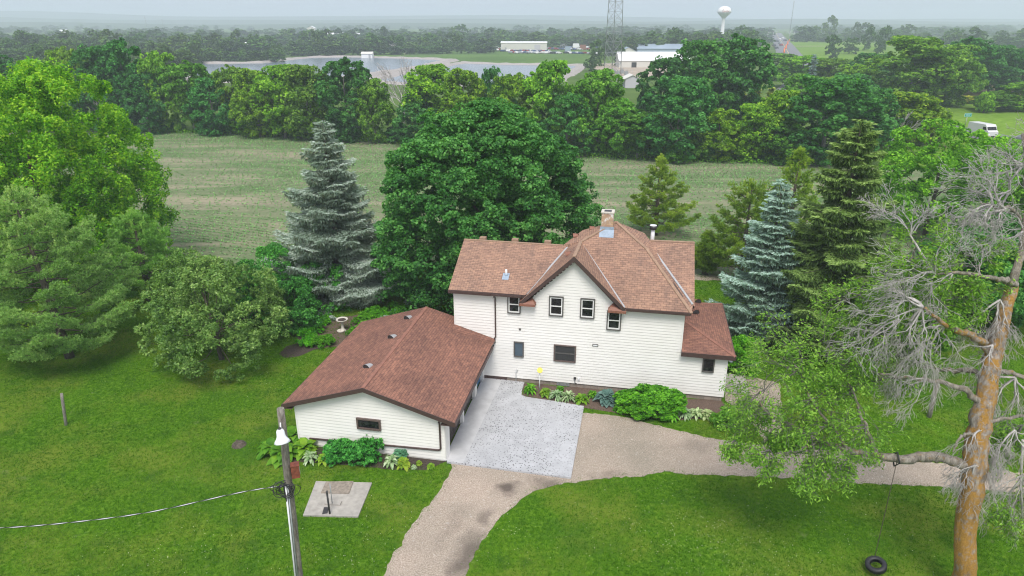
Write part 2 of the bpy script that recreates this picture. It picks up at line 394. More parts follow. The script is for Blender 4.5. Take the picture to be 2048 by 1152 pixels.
# ------------------------------------------------------------------ vegetation builders
def cloud(rng, C, R, n_per, squash=.8, up=.45, rand=.65, shell=.5, out=None, droop=0):
    """n_per leaves in every clump (centre C, radius R)"""
    M = len(C); idx = np.repeat(np.arange(M), n_per)
    D = rnd_dirs(rng, len(idx))
    if out is not None:
        D = unit(D + out[idx]*.75)
    rr = (shell + (1-shell)*rng.uniform(0, 1, len(idx))**.5)[:, None]
    P = C[idx] + D*R[idx][:, None]*rr*np.array([1, 1, squash])
    P[:, 2] -= droop*rng.uniform(0, 1, len(P))*R[idx]
    Nn = unit(D*.55 + np.array([0, 0, up]) + rnd_dirs(rng, len(idx))*rand)
    return P, Nn, idx

def profile_lobes(rng, n, prof, z0, z1, lr, jitter=.12, inner=.25, irr=1.0):
    """lobe centres spread over the shell of a crown whose radius at height t (0..1) is prof(t)"""
    ts = np.linspace(.01, .99, 200); w_ = np.array([max(prof(t), .05)*1.0 for t in ts]) + .0
    cdf = np.cumsum(w_)/w_.sum(); ph = np.random.default_rng(int(n*7 + z1*13)).uniform(0, 6.28, 3); C = []; rad = []
    for i in range(n):
        t = float(np.interp(rng.uniform(), cdf, ts)); a = i*2.39996 + rng.uniform(-.4, .4); r = prof(t)
        L = lr*rng.uniform(.65, 1.35)
        k = max(r - L*.75, 0)*(1 + rng.uniform(-jitter, jitter))
        k *= 1 + irr*(.13*math.sin(2*a + ph[0]) *math.sin(4*t + ph[1]) + .09*math.sin(5*a + ph[2] + 3*t))
        if rng.uniform() < inner: k *= rng.uniform(.2, .8)
        C.append((k*math.cos(a), k*math.sin(a), z0 + (z1-z0)*t - (L*.5 if t > .9 else 0))); rad.append(L)
    return np.array(C), np.array(rad)

def broad_crown(rng, n_lobes, prof, z0, z1, lr, sub=9, n_leaf=34, leaf=.25, aspect=.75, sub_r=.42, up=.45, squash=.75, droop=0, inner=.25, rand=.9, shell=.5, irr=1.0):
    C, L = profile_lobes(rng, n_lobes, prof, z0, z1, lr, inner=inner, irr=irr)
    D = rnd_dirs(rng, n_lobes*sub); D[:, 2] = np.where(D[:, 2] < -.35, -D[:, 2], D[:, 2])
    li = np.repeat(np.arange(n_lobes), sub)
    SC = C[li] + D*L[li][:, None]*.72; SR = L[li]*sub_r*rng.uniform(.7, 1.3, len(li))
    lobe_val = rng.uniform(0, 1, n_lobes); cv = np.clip(lobe_val[li]*.6 + rng.uniform(0, .4, len(li)), 0, 1)
    P, Nn, idx = cloud(rng, SC, SR, n_leaf, squash, up, rand, shell, out=D, droop=droop)
    V, F = leaf_quads(P, Nn, leaf, aspect, rng)
    return V, F, rng.uniform(0, 1, len(F)), cv[idx], C, L

def trunk_mb(rng, h, r, targets=(), n=10, lean=(0, 0), bend=.3, limb_r=.3, base=0.25):
    mb = MB(); k = 7; pts = []; rad = []
    for i in range(k):
        t = i/(k-1); pts.append((lean[0]*t + (rng.uniform(-bend, bend)*.35 if 0 < i < k-1 else 0), lean[1]*t + (rng.uniform(-bend, bend)*.35 if 0 < i < k-1 else 0), h*t - .15))
        rad.append(r*(1.25 if i == 0 else 1 - .72*t))
    mb.tube(pts, rad, n)
    for c in targets:
        zz = min(max(c[2]*rng.uniform(.35, .75), h*base), h*.97); t = zz/h
        s = Vector((lean[0]*t, lean[1]*t, zz)); e = Vector(c); m_ = s.lerp(e, .5) + Vector((rng.uniform(-.3, .3), rng.uniform(-.3, .3), -(e-s).length*.07))
        r0 = r*limb_r*(1-.5*t); mb.tube([s, s.lerp(m_, .5)*1.0, m_, m_.lerp(e, .6), e], [r0, r0*.85, r0*.6, r0*.4, r0*.15], 5, cap=False)
    return mb

def make_tree(name, rng, prof, z0, z1, n_lobes, lr, leafmat, bark='bark', tr=.25, leaf=.25, loc=(0, 0, 0), label=None, cat='tree', group=None, limbs=14, trunk_h=None, lean=(0, 0), color=None, **kw):
    root = empty(name, loc, label=label, cat=cat, group=group)
    V, F, rn, cl, C, L = broad_crown(rng, n_lobes, prof, z0, z1, lr, leaf=leaf, **kw)
    crown = mesh_np('crown', V, F, leafmat, root, rn, cl)
    if color: crown.color = (*color, 1)
    sel = rng.permutation(len(C))[:limbs]
    trunk_mb(rng, trunk_h or z1*.82, tr, [C[i] for i in sel], lean=lean).build('trunk', bark, root)
    return root

def needle_sprays(P, T, L, W, rng, k=5, spread=.6, flat=True, upv=None):
    """k thin blades at each point P pointing around direction T"""
    n = len(P); idx = np.repeat(np.arange(n), k)
    D = unit(T[idx] + rnd_dirs(rng, n*k)*spread*(np.array([1, 1, .45]) if flat else 1))
    l = (L*rng.uniform(.6, 1.25, n*k))[:, None]; s = unit(np.cross(D, rnd_dirs(rng, n*k)))*(W*rng.uniform(.7, 1.3, n*k))[:, None]*.5
    a = P[idx]; V = np.stack([a - s, a + s, a + D*l], 1).reshape(-1, 3)
    return V, np.arange(3*n*k).reshape(-1, 3), idx

def spruce(name, rng, h, R, mat, loc, label, z0=.8, droop=.25, gap=0, step=.36, per=8, L=.26, W=.085, tipc=None, trunk_r=.22, cat='spruce', group=None, color=None, k=5, curl=.35, sprig=.13, power=.85, dens=1.0, hang=.5):
    root = empty(name, loc, label=label, cat=cat, group=group)
    mb = MB(); mb.tube([(0, 0, -.1), (0, 0, h*.5), (0, 0, h*.97)], [trunk_r*1.2, trunk_r*.65, .03], 9)
    P = []; T = []; Cv = []; z = z0; bi = 0
    while z < h*.985:
        t = (z-z0)/(h-z0); n_b = max(4, int(per*(1-.45*t)))
        for b_ in range(n_b):
            a = bi*2.39996 + rng.uniform(-.3, .3); bi += 1
            bl = R*(1-t)**power*rng.uniform(.55, 1.18) + .16
            if gap and rng.uniform() < gap: bl *= rng.uniform(.3, .7)
            ca, sa = math.cos(a), math.sin(a); zz = z + rng.uniform(-.6, .6)*step; ns = max(3, int(bl/sprig)); cl = rng.uniform(0, 1)
            dr = droop*(1-.9*t) - .55*max(0, t-.80)/.2
            pts = []
            for q in range(6):
                s = q/5; r_ = bl*s; pts.append((r_*ca, r_*sa, zz - bl*dr*math.sin(min(s, 1)*2.2) + curl*bl*.35*s**3))
            if bl > .5: mb.tube([pts[i] for i in (0, 2, 4)], [.035*(1-t)+.012, .02, .008], 4, cap=False)
            for q in range(ns):
                s = (q+.6)/ns
                if s < .22: continue
                r_ = bl*s; c0 = np.array([r_*ca, r_*sa, zz - bl*dr*math.sin(s*2.2) + curl*bl*.35*s**3])
                half = (.16 + .30*bl*(1-s)**.7*s**.4*1.4)
                m_ = max(1, int(half/sprig*.9*dens))
                for side in (-1, 1):
                    for j in range(m_+1):
                        f = (j + rng.uniform(0, .8))/(m_+.5)
                        d = np.array([ca*.75 - side*sa*.75*f, sa*.75 + side*ca*.75*f, -.05])
                        p = c0 + np.array([-side*sa + .45*ca, side*ca + .45*sa, 0])*half*f + np.array([0, 0, -.10*f*half + rng.uniform(-.05, .03)])
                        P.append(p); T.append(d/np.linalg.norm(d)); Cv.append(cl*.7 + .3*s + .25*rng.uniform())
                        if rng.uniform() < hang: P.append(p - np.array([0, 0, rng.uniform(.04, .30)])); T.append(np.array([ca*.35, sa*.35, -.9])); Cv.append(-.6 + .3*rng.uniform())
        z += step*(1 - .35*t)
    for q in range(8): P.append(np.array([0, 0, h*.95 + q*.06])); T.append(np.array([0, 0, 1.])); Cv.append(.9)
    P = np.array(P); T = np.array(T); Cv = np.array(Cv)
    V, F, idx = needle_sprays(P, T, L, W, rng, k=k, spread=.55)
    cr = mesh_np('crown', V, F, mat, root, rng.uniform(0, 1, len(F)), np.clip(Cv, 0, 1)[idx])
    if color: cr.color = (*color, 1)
    mb.build('trunk', 'bark', root); return root

def pine(name, rng, h, R, mat, loc, label, z0=1.0, n_br=70, rise=.25, tuft=.22, k=13, W=.028, prof=None, cat='pine', lean=(0, 0), candles=0, trunk_r=.25, tufts=26, color=None, group=None, clump_r=.42):
    root = empty(name, loc, label=label, cat=cat, group=group)
    mb = MB(); mb.tube([(0, 0, -.1), (lean[0]*.5, lean[1]*.5, h*.5), (*lean, h*.97)], [trunk_r*1.2, trunk_r*.7, .03], 9)
    prof = prof or (lambda t: (1-t)**.8*(.55+.45*min(1, t*4)))
    P = []; T = []; Cv = []
    for b_ in range(n_br):
        t = ((b_+.5)/n_br)**1.15; z = z0 + (h-z0)*t; a = b_*2.39996 + rng.uniform(-.35, .35)
        bl = max(R*prof(t)*rng.uniform(.7, 1.15), .35); ca, sa = math.cos(a), math.sin(a); cl = rng.uniform(0, 1)
        lx, ly = lean[0]*t, lean[1]*t; up_ = rise*(.3+.9*t)*rng.uniform(.6, 1.4)
        def at(s): return np.array([lx + bl*s*ca, ly + bl*s*sa, z + bl*(up_*s + .25*s*s - .10*math.sin(3*s))])
        mb.tube([at(0), at(.35), at(.7), at(1)], [.05*(1-t)+.02, .035, .022, .01], 4, cap=False)
        nside = max(2, int(bl*2.0))
        ends = [(at(1), 1.0)]
        for q in range(nside):
            s = .38 + .6*q/nside; side = 1 if q % 2 else -1; sl = bl*.32*(1.25-s)*rng.uniform(.7, 1.3)
            base = at(s); e = base + np.array([ca*.6 - side*sa*.8, sa*.6 + side*ca*.8, .22])*sl
            if sl > .25: mb.tube([base, e], [.02, .008], 3, cap=False)
            ends.append((e, s)); ends.append((base*.45+e*.55, s))
        for e, s in ends:
            m_ = int(tufts*rng.uniform(.7, 1.3)*min(1, .45+bl/R)); cv = cl*.5 + .4*rng.uniform()
            D = rnd_dirs(rng, m_); D[:, 2] *= .55
            Q = e + D*clump_r*rng.uniform(.25, 1, (m_, 1)); P.extend(Q)
            TT = unit(D*.6 + np.array([ca*.5, sa*.5, .55])); T.extend(TT); Cv.extend([cv]*m_)
    if candles:
        for _ in range(candles):
            a = rng.uniform(0, 6.28); t = rng.uniform(.60, 1); r_ = R*prof(t)*rng.uniform(.1, .95)
            p = np.array([lean[0]*t + r_*math.cos(a), lean[1]*t + r_*math.sin(a), z0 + (h-z0)*t + r_*rise*.9 + .2])
            for q in range(4): P.append(p + np.array([0, 0, q*.10])); T.append(np.array([0, 0, 1.])); Cv.append(1.0)
    P = np.array(P); T = np.array(T); Cv = np.array(Cv)
    V, F, idx = needle_sprays(P, T, tuft, W, rng, k=k, spread=.75, flat=False)
    cr = mesh_np('crown', V, F, mat, root, rng.uniform(0, 1, len(F)), np.clip(Cv, 0, 1)[idx])
    if color: cr.color = (*color, 1)
    mb.build('trunk', 'bark', root); return root

def twigs(mb, rng, p, d, L, r, depth, tips, spread=.55, droop=0.0, kids=3, n=4, wig=.16, segs=4, shrink=.68, allpts=None, rmin=.006, upb=0):
    """a branch that forks again and again; tips collects the ends"""
    p = Vector(p); d = Vector(d).normalized(); pts = [p.copy()]; rad = [r]; dirs = []
    for i in range(segs):
        d = (d + Vector(rng.normal(0, wig, 3)) + Vector((0, 0, -droop + upb))).normalized()
        p = p + d*(L/segs); pts.append(p.copy()); rad.append(max(r*(1-.55*(i+1)/segs), rmin)); dirs.append(d.copy())
    mb.tube(pts, rad, n if depth > 1 else 3, cap=False)
    if depth <= 0:
        tips.append((pts[-1], d)); 
        if allpts is not None: allpts.append((pts[-2], d))
        return
    for i in range(kids):
        j = 1 + int((i+1)*segs/(kids+.001)) if i < kids-1 else segs
        j = min(max(1, j), segs); base = pts[j]; dd = dirs[j-1]
        ax = Vector(rng.normal(0, 1, 3)); ax = (ax - dd*ax.dot(dd)).normalized()
        nd = (dd + ax*math.tan(spread*rng.uniform(.5, 1.3))).normalized() if not (i == kids-1) else (dd + ax*.18).normalized()
        twigs(mb, rng, base, nd, L*shrink*rng.uniform(.75, 1.2), max(rad[j]*.72, rmin), depth-1, tips, spread, droop, kids, n, wig, segs, shrink, allpts, rmin, upb)

def rosette(rng, c, n, L, W, mat_name, name, parent=None, arch=.9, tiers=3, h=.25, label=None, cat='plant', group=None, scale=1, color=None):
    """a clump of broad arching leaves; each leaf is a short bent strip"""
    V = []; F = []; rn = []
    for i in range(n):
        a = i*2.39996 + rng.uniform(-.3, .3); t = (i+.5)/n; el = .25 + 1.05*(1-t) + rng.uniform(-.1, .1)   # outer leaves lie lower
        ca, sa = math.cos(a), math.sin(a); l = L*rng.uniform(.75, 1.15)*(.75+.35*t); w_ = W*rng.uniform(.8, 1.2)
        k = len(V); segs = 4; x = 0; z = 0; e = el; prev = None
        for q in range(segs+1):
            s = q/segs; hw = w_*.5*math.sin(math.pi*min(.98, .12+.86*s))**.8
            px, pz = x, z + h*(1-.5*t)
            V.append((px*ca - hw*sa, px*sa + hw*ca, pz + hw*.25)); V.append((px*ca, px*sa, pz)); V.append((px*ca + hw*sa, px*sa - hw*ca, pz + hw*.25))
            x += l/segs*math.cos(e); z += l/segs*math.sin(e); e -= arch/segs*2
        r_ = rng.uniform()
        for q in range(segs):
            b = k+q*3; F += [(b, b+1, b+4, b+3), (b+1, b+2, b+5, b+4)]; rn += [r_, min(1, r_+.12)]
    V = np.array(V)*scale; F = np.array(F); rn = np.array(rn)
    V[:, 2] = np.maximum(V[:, 2], .015)
    o = mesh_np(name, V, F, mat_name, parent, rn, rng.uniform(.2, .8, len(F))); o.location = c
    tag(o, label, cat, group)
    if color: o.color = (*color, 1)
    return o

def bush(rng, name, c, R, H, mat_name, label, leaf=.10, n_lobes=26, lr=.32, cat='bush', group=None, color=None, n_leaf=26, sub=8, aspect=.7, up=.45, prof=None, stems=True, sx=1, droop=0):
    root = empty(name, c, label=label, cat=cat, group=group)
    prof = prof or (lambda t: R*math.sqrt(max(0.02, 1-(max(0, t-.25)/.78)**2)))
    V, F, rn, cl, C, L = broad_crown(rng, n_lobes, prof, .12, H, lr, sub=sub, n_leaf=n_leaf, leaf=leaf, aspect=aspect, up=up, inner=.3, droop=droop)
    V[:, 2] = np.maximum(V[:, 2], .01)
    V[:, 0] *= sx
    cr = mesh_np('foliage', V, F, mat_name, root, rn, cl)
    if color: cr.color = (*color, 1)
    mb = MB()
    for i in range(0, len(C), 2):
        q = C[i]*np.array([sx, 1, 1]); mb.tube([(q[0]*.15, q[1]*.15, -.05), (q[0]*.5, q[1]*.5, q[2]*.6), q], [.02, .014, .006], 4, cap=False)
    mb.build('stems', 'bark', root); return root
# ------------------------------------------------------------------ farmhouse (local frame: x along the front wall, y away from the camera)
HO = G(975, 750, .3); _r = G(1447, 794, .3); HO.z = 0
HA = math.atan2(_r.y - HO.y, _r.x - HO.x)
HM = Matrix.Translation(HO) @ Matrix.Rotation(HA, 4, 'Z')
def H2W(x, y, z=0): return HM @ Vector((x, y, z))

def lap(mb, P0, U, Nrm, z0, z1, span, e=.18, pr=.029, mat=0):
    """lap boards on the wall plane through P0 along U, facing Nrm; span(z) gives the wall's extent at a height"""
    P0 = Vector(P0); U = Vector(U); Nn = Vector(Nrm); z = z0
    while z < z1 - 1e-4:
        t = min(z+e, z1); a0, b0 = span(z + 1e-4); a1, b1 = span(t - 1e-4)
        if b0 - a0 > .01:
            if b1 <= a1: a1 = b1 = (a0+b0)/2
            q = [P0 + U*a0 + Nn*pr + Vector((0, 0, z)), P0 + U*b0 + Nn*pr + Vector((0, 0, z)), P0 + U*b1 + Nn*.003 + Vector((0, 0, t)), P0 + U*a1 + Nn*.003 + Vector((0, 0, t))]
            mb.add(q, [(0, 1, 2, 3)], mat)
            mb.add([P0 + U*a0 + Vector((0, 0, z)), P0 + U*b0 + Vector((0, 0, z)), q[1], q[0]], [(0, 1, 2, 3)], mat)
        z = t
def slab(mb, pts, th, top=0, side=1, bot=2):
    """a roof sheet: top polygon, dropped by th underneath"""
    n = len(pts); P = [Vector(p) for p in pts]
    nr = (P[1]-P[0]).cross(P[2]-P[0])
    if nr.z < 0: P.reverse()
    B = [p - Vector((0, 0, th)) for p in P]
    mb.add(P, [tuple(range(n))], top); mb.add(B, [tuple(reversed(range(n)))], bot)
    mb.add(P + B, [(n+i, n+(i+1) % n, (i+1) % n, i) for i in range(n)], side)
def strip(mb, a, b, w_=.16, up=.03, mat=0, n=6):
    a = Vector(a) + Vector((0, 0, up)); b = Vector(b) + Vector((0, 0, up)); d = (b-a).normalized(); s = d.cross(Vector((0, 0, 1))).normalized()*w_/2
    u_ = Vector((0, 0, .02)); mb.add([a-s, a+s, b+s, b-s, a-s-u_*3, a+s-u_*3, b+s-u_*3, b-s-u_*3], [(0,1,2,3), (7,6,5,4), (0,4,5,1), (1,5,6,2), (2,6,7,3), (3,7,4,0)], mat)

house = empty('farmhouse', HO, HA, label='white two-storey farmhouse with brown shingled hip and gable roofs', cat='house')
EV, RT = 5.68, 12.0        # main eave height, right eave
KN = 44.5
A_ = (7.3, 4.25, 9.48); HL = (5.28, 3.01, 8.46); VT = (4.42, 3.42, 7.88); K_ = (4.12, 3.63, 7.95)
H1 = (9.23, 2.83, 8.31); R1 = (9.42, 4.25, 8.40); CR = (11.94, -.35, EV); S1 = (5.15, 5.5, 8.44); S2 = (9.07, 4.95, 8.62)
AP = (5.22, -.42, 8.63)
# walls
wb = MB()
def span_front(z):
    if z < 3.02: return (-2.0, 14.25)
    if z < 5.55: return (-2.0, 11.6)
    if z < 5.86: return (-2.0, 8.0)
    h = (8.46 - z)/.983
    return (5.22-h, 5.22+h)
lap(wb, (0, 0, 0), (1, 0, 0), (0, -1, 0), .30, 8.42, span_front)
def span_left(z): return (0, 7.3) if z < 5.95 else (max(0, 3.63-(7.85-z)/.49), min(7.3, 3.63+(7.85-z)/.49))
lap(wb, (-2.0, 0, 0), (0, 1, 0), (-1, 0, 0), .30, 7.8, span_left)
def span_right(z): return (0, 8.5) if z < 5.5 else (max(0, 4.25-(8.3-z)/.59), min(8.5, 4.25+(8.3-z)/.59))
lap(wb, (11.6, 0, 0), (0, 1, 0), (1, 0, 0), 3.0, 8.25, span_right)
lap(wb, (14.25, 0, 0), (0, 1, 0), (1, 0, 0), .30, 3.0, lambda z: (0, 7.4))
# solid bodies just behind the boards
wb.box((-1.99, .01, .28), (11.59, 8.5, 5.6)); wb.box((11.6, .01, .28), (14.24, 7.4, 2.95))
wb.add([(-1.99, .01, 5.6), (-1.99, 7.2, 5.6), (-1.99, 3.63, 7.75)], [(0, 1, 2)]); wb.add([(2.35, .01, 5.6), (8.1, .01, 5.6), (5.22, .01, 8.4)], [(0, 1, 2)])
for x in (-2.0, 14.25): wb.box((x-.035, -.035, .30), (x+.05, .05, 2.98 if x > 0 else 5.9))
wb.box((11.55, -.04, 3.0), (11.63, .04, 5.5))
wb.build('wall', 'siding', house)
fb = MB(); fb.box((-1.95, .04, -.3), (14.2, 7.3, .30)); fb.build('foundation', 'block_wall', house)
fb = MB(); fb.box((-1.9, -.03, .06), (1.25, .03, .29)); fb.build('base_board', 'trim_brown', house)
# roof
rb = MB(); T_ = .17
slab(rb, [(-2.25, -.35, 6.03), (2.42, -.35, 6.03), VT, K_, (-2.25, 3.63, 7.97)], T_)                       # wing front slope
slab(rb, [(-2.25, 7.6, 6.03), (3.4, 7.6, 6.03), K_, (-2.25, 3.63, 7.97)], T_)
slab(rb, [(2.12, -.42, 5.62), AP, HL, VT, (2.50, -.20, 6.03)], T_)                                          # front gable left slope
slab(rb, [(8.22, -.42, 5.68), AP, HL, (8.18, -.33, 5.72)], T_)                                              # front gable right slope
slab(rb, [(8.15, -.35, EV), CR, H1, A_, HL], T_)                                                            # main front face
slab(rb, [A_, HL, VT, K_, S1], T_)
slab(rb, [CR, (12.02, .1, 5.98), R1, H1], T_)                                                               # strip between hip and valley
slab(rb, [H1, R1, S2, A_], T_)
slab(rb, [(12.1, -.05, 5.92), (12.1, 4.25, 8.43), R1], T_)                                                  # right gable front slope
slab(rb, [(12.1, 8.6, 5.92), (12.1, 4.25, 8.43), R1, (9.4, 8.6, 5.92)], T_)
slab(rb, [A_, S1, (3.4, 8.7, 5.75), (9.4, 8.7, 5.75), S2], T_)
slab(rb, [K_, S1, (3.4, 8.7, 5.75), (3.3, 7.6, 6.03)], T_); slab(rb, [S2, R1, (9.4, 8.7, 5.75)], T_)
roof = rb.build('roof', ['shingle_tan', 'trim_brown', 'soffit'], house, uv=True)
for a, b in (((-2.25, 3.63, 7.97), K_), (AP, HL), (HL, A_), (A_, H1), (H1, CR), ((12.1, 4.25, 8.43), R1)): cb = MB(); strip(cb, a, b, .20, .012); cb.build('ridge_cap', 'ridge_cap', roof)
for a, b in (((2.46, -.22, 6.03), VT), ((8.2, -.36, 5.70), (5.40, 2.80, 8.28)), ((12.0, .12, 6.0), (9.32, 4.08, 8.30))): vb = MB(); strip(vb, a, b, .13, .035); vb.build('valley_flashing', 'metal_grey', roof)
# gable rake boards
gb = MB()
for s, foot in ((-1, (2.05, -.44, 5.55)), (1, (8.28, -.44, 5.60))):
    a = Vector((AP[0], -.445, AP[2]-.02)); f_ = Vector(foot); gb.add([a, a-Vector((0, 0, .30)), f_-Vector((0, 0, .26)), f_, a+Vector((0, .06, 0)), a+Vector((0, .06, -.30)), f_+Vector((0, .06, -.26)), f_+Vector((0, .06, 0))], [(0,1,2,3), (7,6,5,4), (0,3,7,4), (1,5,6,2), (3,2,6,7)])
    b_ = Vector((AP[0], -.40, AP[2]-.30)); g_ = Vector((foot[0]-s*.18, -.40, foot[2]-.18))
    gb.add([b_, g_, g_+Vector((0, .40, 0)), b_+Vector((0, .40, 0))], [(0, 1, 2, 3)])
    gb.add([b_-Vector((0, -.38, -.02)), g_-Vector((0, -.38, -.02)), g_-Vector((0, -.38, .16)), b_-Vector((0, -.38, .18))], [(0, 1, 2, 3)])
gb.build('rake_board', 'trim_brown', roof)
for x0, x1 in ((2.10, 3.02), (7.28, 8.30)):
    eb = MB(); z = 5.50
    inx = x1 if x0 < 5 else x0; outx = x0 if x0 < 5 else x1
    eb.add([(outx, -.46, z), (inx, -.46, z), (inx, 0, z), (outx, 0, z), (outx, 0, z+.30), (inx+(-.25 if x0 < 5 else .25), 0, z+.30), (outx, -.30, z+.16), (inx+(-.12 if x0 < 5 else .12), -.30, z+.16)],
           [(0,1,7,6), (1,2,5,7), (6,7,5,4), (0,6,4,3)], 0)
    eb.box((min(x0, x1)-.01, -.47, z-.14), (max(x0, x1)+.01, -.01, z-.002), 1)
    eb.build('eave_return', ['trim_rust', 'trim_rust'], roof)
# eave gutters and downspout
for bx in (((0.42, -.45, 5.86), (2.2, -.352, 5.98)), ((-2.26, -.42, 5.83), (.40, -.352, 6.0)), ((8.3, -.42, 5.50), (11.9, -.352, 5.66))):
    gu = MB(); gu.box(*bx); gu.build('gutter', 'trim_brown', roof)
ds = MB(); ds.tube([(.55, -.40, 5.88), (.55, -.40, 5.78), (.55, -.07, 5.62), (.56, -.07, 3.05), (.50, -.16, 2.92)], .045, 8); ds.build('downspout', 'trim_brown', house)
# chimney
ch = MB(); ch.box((6.42, 3.75, 8.6), (7.14, 4.45, 10.10)); c_ = ch.build('chimney', 'brick_tan', roof)
cc = MB(); cc.box((6.38, 3.71, 10.10), (7.18, 4.49, 10.17)); cc.build('cap', 'stone_white', c_)
cf = MB(); cf.box((6.56, 3.88, 10.172), (7.0, 4.3, 10.18)); cf.build('flue', 'metal_dark', c_)
cg = MB(); cg.add([(6.34, 3.72, 9.07), (7.22, 3.72, 9.07), (7.22, 3.28, 8.71), (6.34, 3.28, 8.71)], [(3, 2, 1, 0)]); cg.add([(6.36, 3.735, 9.04), (7.20, 3.735, 9.04), (7.20, 3.735, 9.26), (6.36, 3.735, 9.26)], [(0, 1, 2, 3)]); cg.build('flashing', 'flash_blue', c_)
# vents
def hood_vent(loc, rx, ry, dark='metal_dark', top='trim_rust', parent=roof, s=1.0, ang=0):
    """low box vent with a rounded hood and dark open front"""
    mb = MB(); n = 8; prof_ = [(.22*math.cos(math.pi*i/n), .23*math.sin(math.pi*i/n)) for i in range(n+1)]
    f0 = [(x, -.16, z) for x, z in prof_]; f1 = [(x*.8, .14, z*.5) for x, z in prof_]
    mb.add(f0+f1, [(i+1, i, n+1+i, n+2+i) for i in range(n)], 0); mb.add([(x*.9, -.155, z*.92) for x, z in prof_], [tuple(range(n+1))], 1)
    M = Matrix.Translation(Vector(loc)) @ Matrix.Rotation(ang, 4, 'Z') @ Matrix.Rotation(rx, 4, 'X') @ Matrix.Rotation(ry, 4, 'Y') @ Matrix.Scale(s, 4)
    return mb.xf(M).build('roof_vent', [top, dark], parent)
hood_vent((4.78, 1.25, 8.19), math.radians(30), 0, parent=roof, ang=math.radians(-90))
hood_vent((4.85, 4.5, 8.32), math.radians(18), 0, parent=roof, ang=math.radians(-90))
hood_vent((5.85, 4.9, 8.74), math.radians(18), 0, parent=roof, ang=math.radians(-90))
for x in (-1.1, 1.0, 3.1):
    bv = MB(); bv.box((x-.20, 3.85, 7.78), (x+.20, 4.2, 8.06)); bv.build('roof_vent', 'ridge_cap', roof)
pv = MB(); pv.tube([(1.02, 1.0, 6.62), (1.02, 1.0, 7.05)], .065, 10); pv.tube([(1.02, 1.0, 6.62), (1.02, 1.0, 6.80)], .12, 10, mat=1); pv.add([(.82, .62, 6.54), (1.22, .62, 6.54), (1.22, 1.12, 6.78), (.82, 1.12, 6.78)], [(0, 1, 2, 3)], 1)
pv.build('vent_pipe', ['metal_white', 'flash_blue'], roof)
fl = MB(); fl.tube([(9.6, 6.0, 7.3), (9.6, 6.0, 8.72)], .13, 12); fl.tube([(9.6, 6.0, 8.62), (9.6, 6.0, 8.84)], .23, 14, mat=1); fl.tube([(9.6, 6.0, 8.845), (9.6, 6.0, 8.87)], .22, 14, mat=0)
fl.build('flue_pipe', ['metal_white', 'metal_dark'], roof)
# annex roof (hipped, leaning on the main wall)
ab = MB(); e0 = (14.62, -.32, 3.16); e1 = (14.62, 7.75, 3.12); w0 = (11.62, -.32, 3.16); w1 = (11.62, 2.75, 3.98); w2 = (11.62, 5.2, 3.98); w3 = (11.62, 7.75, 3.12)
slab(ab, [w0, e0, w1], .20); slab(ab, [e0, e1, w2, w1], .20); slab(ab, [w2, e1, w3], .20)
annex = ab.build('annex_roof', ['shingle_red', 'trim_brown', 'soffit'], house, uv=True)
for a, b in ((w1, e0), (w2, e1)): cb = MB(); strip(cb, a, b, .2, .012); cb.build('ridge_cap', 'ridge_cap_red', annex)
hood_vent((12.8, 6.35, 3.70), 0, math.radians(10), parent=annex, ang=math.radians(20), s=1.15); hood_vent((12.55, 4.3, 3.78), 0, math.radians(10), parent=annex, ang=math.radians(20), s=1.15)
af = MB(); af.box((11.60, -.36, 2.90), (14.66, -.322, 3.17)); af.box((14.622, -.34, 2.90), (14.66, 7.75, 3.15)); af.build('fascia', 'trim_brown', annex)

# windows: brown casing, white sash frames, panes
def window(x0, x1, z0, z1, y=0, style='sash', casing='window_brown', cas=.068, parent=house):
    w_ = MB(); d = -.11
    w_.box((x0, y+d, z0), (x0+cas, y-.002, z1)); w_.box((x1-cas, y+d, z0), (x1, y-.002, z1))
    w_.box((x0+cas, y+d, z1-cas), (x1-cas, y-.002, z1)); w_.box((x0+cas, y+d-.02, z0), (x1-cas, y-.002, z0+cas))
    o = w_.build('window', casing, parent)
    a0, a1, b0, b1 = x0+cas, x1-cas, z0+cas, z1-cas
    if style == 'sash':
        f = .062; s_ = MB()
        s_.box((a0, y-.085, b0), (a0+f, y-.006, b1)); s_.box((a1-f, y-.085, b0), (a1, y-.006, b1)); s_.box((a0+f, y-.085, b1-f), (a1-f, y-.006, b1))
        s_.box((a0+f, y-.085, b0), (a1-f, y-.006, b0+f*1.2)); zm = (b0+b1)/2; s_.box((a0+f, y-.089, zm-.028), (a1-f, y-.006, zm+.028)); s_.build('sash', 'white_paint', o)
        p = MB(); p.box((a0+f, y-.055, b0+f*1.2), (a1-f, y-.008, b1-f)); p.build('pane', 'glass', o)
    elif style == 'slider':
        s_ = MB(); zm = (b0+b1)/2; s_.box((a0, y-.08, zm-.03), (a1, y-.006, zm+.03)); s_.box((a0, y-.075, b0), (a0+.04, y-.006, b1)); s_.box((a1-.04, y-.075, b0), (a1, y-.006, b1)); s_.build('sash', 'window_grey', o)
        p = MB(); p.box((a0, y-.05, b0), (a1, y-.008, b1)); p.build('pane', 'screen', o)
    elif style == 'blue':
        p = MB(); p.box((a0, y-.05, b0), (a1, y-.008, b1)); p.build('pane', 'glass_blue', o)
    else:
        p = MB(); p.box((a0, y-.05, b0), (a1, y-.008, b1)); p.build('pane', 'glass', o)
    return o
window(1.30, 2.10, 4.68, 5.86, casing='window_grey'); window(3.80, 4.66, 4.72, 5.98, casing='window_grey'); window(5.64, 6.50, 4.72, 5.98, casing='window_grey'); window(7.22, 8.06, 4.10, 5.34, casing='window_grey')
window(4.15, 5.50, 1.74, 2.85, style='slider'); window(1.69, 2.31, 1.80, 2.82, style='blue', casing='window_grey'); window(12.88, 13.56, 1.88, 2.80, style='plain', casing='window_grey')
